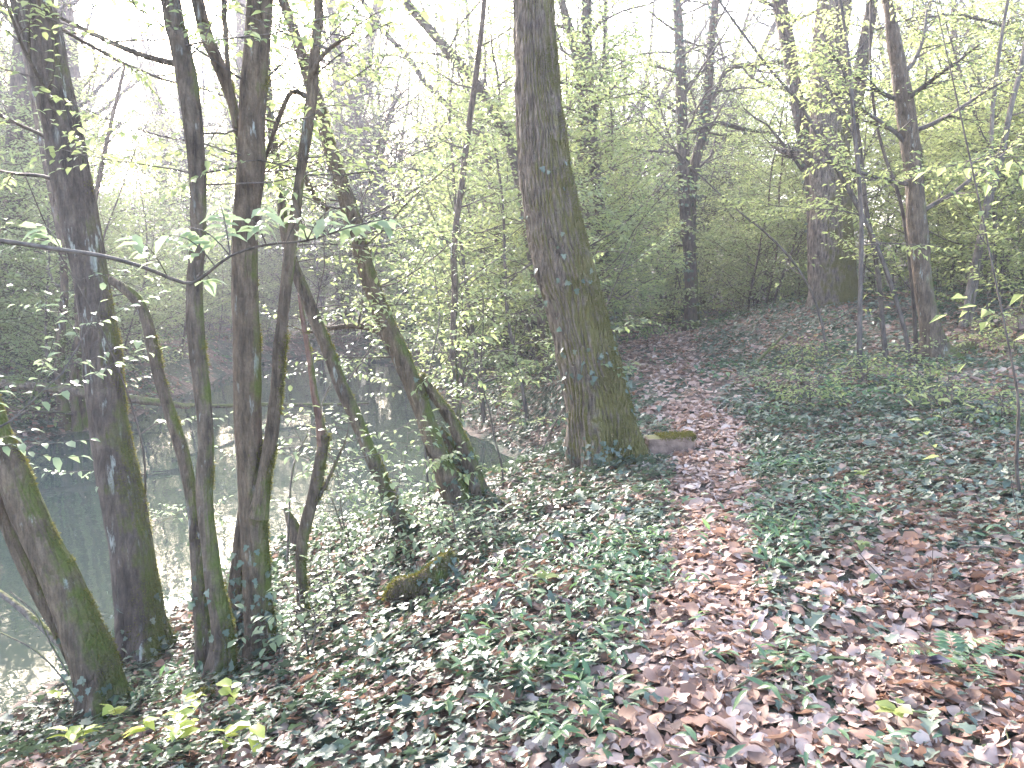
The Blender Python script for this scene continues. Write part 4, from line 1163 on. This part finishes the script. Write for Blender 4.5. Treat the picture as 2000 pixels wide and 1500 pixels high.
for k, (x, y) in enumerate([(1000, 1370), (1060, 1330), (960, 1420), (1120, 1390), (1040, 1460), (1150, 1330), (900, 1340), (1180, 1450), (1090, 1480), (930, 1300), (850, 1420)]):
    seedling(x, y, 'lush green herb tuft rising from the ivy just left of the near path', 320 + k, 'mercury', 11, .075, .11, 'green herb tufts left of the near path', 'herb_tuft', "lance")
for k, (x, y, lf, l) in enumerate([(1690, 950, 'spring_yellow', 'lone yellow seedling with two drooping leaves on the right bank'), (1750, 1430, 'spring_yellow', 'yellow-green seedling in brown litter near the fern'), (1068, 1155, 'spring_yellow', 'single yellowish leaf seedling in the ivy by the mossy log'),
                                    (1820, 840, 'mercury', 'bright green tuft on the right bank below the crooked tree'), (1205, 1005, 'mercury', 'grassy green tuft in the ivy before the oak'), (1680, 1090, 'spring', 'pale green seedling beside a dark bent twig')]):
    seedling(x, y, l, 350 + k, lf, 7, .07, .1)
g = np.random.default_rng(4)
for k, (x, y, l) in enumerate([(1790, 1345, 'dark purplish leaved plant in the litter near the fern'), (1530, 1160, 'dark leaved seedling beside the path in the litter'), (1610, 1225, 'small purple-grey leaved seedling right of the path'), (1100, 1200, 'purple-grey leaved seedling in ivy left of the path')]):
    seedling(x, y, l, 360 + k, 'purple_leaf', 9 if k == 0 else 5, .085 if k == 0 else .06, .16 if k == 0 else .1, None, 'dark_leaved_plant')

def fern(px, py, label, seed, n=5, L=.34):
    g = np.random.default_rng(seed)
    b = ground(px, py)
    root = empty('fern', b, label, 'fern')
    for q in range(n):
        a = q * 6.28 / n + g.random() * .6
        pl = catmull(polyline(b, (math.cos(a), math.sin(a), 1.0), L * g.uniform(.7, 1.1), .002, 6, g, .06, -1.1, .4), .02)
        m_ = MB()
        tube(m_, pl, 4, cap=False)
        T = nrm(np.gradient(pl[:, :3], axis=0))
        S = nrm(np.cross(T, [0, 0, 1.]))
        t = np.linspace(0, 1, len(pl))
        for sd in (1, -1):
            sel = t > .12
            leaves(m_, pl[sel, :3], nrm(S[sel] * sd + T[sel] * .3), nrm(np.cross(S[sel], T[sel])), L * .2 * np.sin(np.pi * np.clip(t[sel] * .85 + .15, 0, 1)) ** .7 + .004, "tiny", .1, .15, 1, .7, g=g)
        m_.build('frond', [M['twig'], M['mercury']], root, b)
fern(1865, 1305, 'small green fern in the litter at the near right', 401)
fern(1915, 1290, 'thin upright fern frond beside the bigger fern', 402, 2, .22)
for k, (x, y, H, ln, l) in enumerate([(1795, 1185, .55, (-.8, .35), 'thin dark bent twig standing in the right litter'), (1815, 1180, .32, (-.05, 0), 'short bare upright twig beside the bent twig'), (1995, 1060, .7, (-.25, 0), 'dark thin bare stem at the right edge')]):
    g = np.random.default_rng(420 + k)
    b = ground(x, y)
    root = empty('bare_twig', b, l, 'twig')
    m_ = MB()
    tube(m_, catmull(polyline(b - [0, 0, .05], (*ln, 1), H, .004, 6, g, .06, 0, .4), .05), 6)
    m_.build('stem', M['twig'], root, b)

# ------------------------------------------------------------------ the wood behind
def ok_spot(x, y):
    return shore_dist(np.array([x]), np.array([y]))[0] > .3
protoS = []
gp = np.random.default_rng(500)
for k in range(9):
    tall = k > 2
    protoS.append((make_sapling(gp, gp.uniform(5.5, 8.5) if tall else gp.uniform(3.2, 4.6), gp.uniform(.03, .05) if tall else gp.uniform(.015, .025), int(gp.integers(30, 40)) if tall else 22, 'twig', 'spring', 1, gp.normal(0, .12), dict(SAP, leaf=.10, lgap=.062, gap=[.14, .3], rmin=.0032), gp.uniform(.05, .12), .27 if tall else .42), False))
protoY = []
for k in range(5):
    tall = k > 1
    protoY.append((make_sapling(gp, gp.uniform(6, 9) if tall else gp.uniform(3.6, 5), gp.uniform(.025, .045) if tall else gp.uniform(.015, .025), int(gp.integers(30, 40)) if tall else 22, 'twig', 'spring_yellow', 1, gp.normal(0, .12), dict(SAP, leaf=.10, lgap=.062, gap=[.14, .3], rmin=.0032), gp.uniform(.1, .2), .28 if tall else .42), False))
protoB = []
for k in range(4):
    protoB.append((make_sapling(gp, gp.uniform(1.1, 1.8), .008, 14, 'twig', 'spring', 1, 0, dict(SAP, leaf=.055), .05, .6, name='leafy_shrub', cat='shrub'), False))
protoT = []
for k in range(6):
    protoT.append((make_tree(gp, gp.uniform(12, 16), gp.uniform(.1, .19), int(gp.integers(30, 38)), 'bark_far', 'spring_silhouette' if k % 3 == 1 else 'spring', fork=k % 2 == 0, f0=.14), False))
used = set()
def put(protos, x, y, sc, label, group, g):
    o = protos[int(g.integers(len(protos)))][0]
    loc = (x, y, h1(x, y) - .03)
    if o.name not in used:
        used.add(o.name)
        o.location, o.rotation_euler, o.scale = loc, (0, 0, g.random() * 6.28), (sc,) * 3
        tag(o, label, None, group)
        return
    copy_tree(o, loc, g.random() * 6.28, sc, label, group)

g = np.random.default_rng(900)
spots = []
def fill(n, xr, yr, test, protos, label, group, sc=(.8, 1.25), mind=.9):
    c = t = 0
    while c < n and t < n * 60:
        t += 1
        x, y = g.uniform(*xr), g.uniform(*yr)
        if abs(x) > y * .78 + 2 or not test(x, y) or not ok_spot(x, y) or abs(path_off(np.array([x]), np.array([y]))[0]) < (.9 if y < 22 else .3):
            continue
        if any((x - a) ** 2 + (y - b) ** 2 < mind ** 2 for a, b in spots[-160:]):
            continue
        spots.append((x, y))
        put(protos, x, y, g.uniform(*sc), label, group, g)
        c += 1
left_far = lambda x, y: x < -.5 and (y > 13.2)
fill(115, (-26, 0), (13, 40), left_far, protoS, 'thin hornbeam sapling in pale new leaf on the far side of the pond', 'saplings beyond the pond')
fill(24, (-20, -7), (13, 20), lambda x, y: x < -.45 * y, protoS + protoB, 'leafy young growth low on the left part of the far pond bank', 'young growth on the left far bank', (.7, 1.0), .9)
fill(58, (-1, 7), (12.5, 36), lambda x, y: x < 6.5 and path_off(np.array([x]), np.array([y]))[0] < -1.0, protoS + protoY, 'thin hornbeam sapling in pale new leaf between the pond and the path bend', 'saplings beside the path bend')
fill(58, (3, 14), (18.2, 38), lambda x, y: path_off(np.array([x]), np.array([y]))[0] > .6, protoS + protoY + protoY, 'thin hornbeam sapling in pale new leaf behind the broad oak', 'saplings behind the broad oak')
fill(52, (6, 24), (12, 28), lambda x, y: x > 0.58 * y, protoY, 'thin sapling in yellow-green leaf filling the right hand slope', 'saplings on the right slope')
fill(70, (-20, 1), (13, 30), lambda x, y: x < 1.0, protoB, 'knee high leafy shrub on the bank beyond the pond', 'low shrubs beyond the pond', (.7, 1.2), .7)
fill(50, (-.5, 14), (14, 30), lambda x, y: (y > 19.5 or path_off(np.array([x]), np.array([y]))[0] < 0) and abs(path_off(np.array([x]), np.array([y]))[0]) > 1.2, protoB, 'knee high leafy shrub on the ground behind the path bend', 'low shrubs behind the path bend', (.7, 1.2), .7)
fill(13, (-22, -6), (14, 27), lambda x, y: x < -.58 * y or -.42 * y < x < -.36 * y, protoT, 'tall thin woodland tree standing on the bank just beyond the pond', 'trees on the bank beyond the pond', (.8, 1.1), 1.6)
fill(54, (-34, -2), (24, 52), lambda x, y: x < -1 and not (-.55 * y < x < -.45 * y), protoT, 'tall thin woodland tree on the hillside beyond the pond', 'trees on the far hillside', (.85, 1.2), 1.8)
fill(42, (-1, 14), (25, 56), lambda x, y: x > -1, protoT, 'tall thin woodland tree far beyond the path bend', 'trees far beyond the path bend', (.85, 1.2), 1.8)
fill(26, (12, 36), (18, 48), lambda x, y: x > .5 * y, protoT, 'tall thin woodland tree up the right hand slope', 'trees up the right slope', (.85, 1.2), 1.8)
for pr in protoS + protoY + protoB + protoT:
    if pr[0].name not in used:
        for ch in list(pr[0].children):
            bpy.data.objects.remove(ch)
        bpy.data.objects.remove(pr[0])

# ------------------------------------------------------------------ air, sky and sun
SUN_AZ, SUN_EL = R(-25), R(26)       # ahead of the camera, to the left
mb = MB()
x0, x1, y0, y1, z0, z1 = -165, 165, -45, 215, -4, 24
mb.add([(x, y, z) for z in (z0, z1) for x, y in ((x0, y0), (x1, y0), (x1, y1), (x0, y1))], [(3, 2, 1, 0), (4, 5, 6, 7), (0, 1, 5, 4), (1, 2, 6, 5), (2, 3, 7, 6), (3, 0, 4, 7)], 0, False)
m, nt = mat_new('haze')
pv = nd(nt, 'ShaderNodeVolumePrincipled', {'Color': (.90, .87, 1.0, 1), 'Density': .0019, 'Anisotropy': .42})  # besides fading the distance, density and lavender tint stand in for lens glare
o_ = nd(nt, 'ShaderNodeOutputMaterial')
nt.links.new(pv.outputs[0], o_.inputs['Volume'])
tag(mb.build('haze', m), 'pale lavender haze filling the wood, added partly to stand in for lens veil', None, None, 'stuff')

w = bpy.data.worlds.new("World")
scene.world = w
w.use_nodes = True
nt = w.node_tree
nt.nodes.clear()
sky = nd(nt, 'ShaderNodeTexSky', sky_type='NISHITA', sun_disc=False, sun_elevation=SUN_EL, sun_rotation=SUN_AZ, air_density=1.0, dust_density=3.5, ozone_density=1.0)
bg = nd(nt, 'ShaderNodeBackground', {0: sky.outputs[0], 1: .15})
nd(nt, 'ShaderNodeOutputWorld', {0: bg.outputs[0]})
sd = bpy.data.lights.new('sun', 'SUN')
sd.energy, sd.angle, sd.color = 2.6, R(9), (1.0, .965, .93)
so = bpy.data.objects.new('sun', sd)
COL.objects.link(so)
from mathutils import Vector
sv = Vector((math.sin(SUN_AZ) * math.cos(SUN_EL), math.cos(SUN_AZ) * math.cos(SUN_EL), math.sin(SUN_EL)))
so.rotation_euler = sv.to_track_quat('Z', 'Y').to_euler()
so.location = sv * 30

vs = scene.view_settings
scene.display_settings.display_device = 'sRGB'
vs.view_transform, vs.look, vs.gamma, vs.exposure = 'Standard', 'None', 1.0, 3.42
cy = scene.cycles
cy.max_bounces, cy.diffuse_bounces, cy.glossy_bounces, cy.transmission_bounces, cy.volume_bounces, cy.transparent_max_bounces = 8, 6, 3, 6, 1, 8
cy.use_denoising = True
cy.sample_clamp_indirect = 6.0
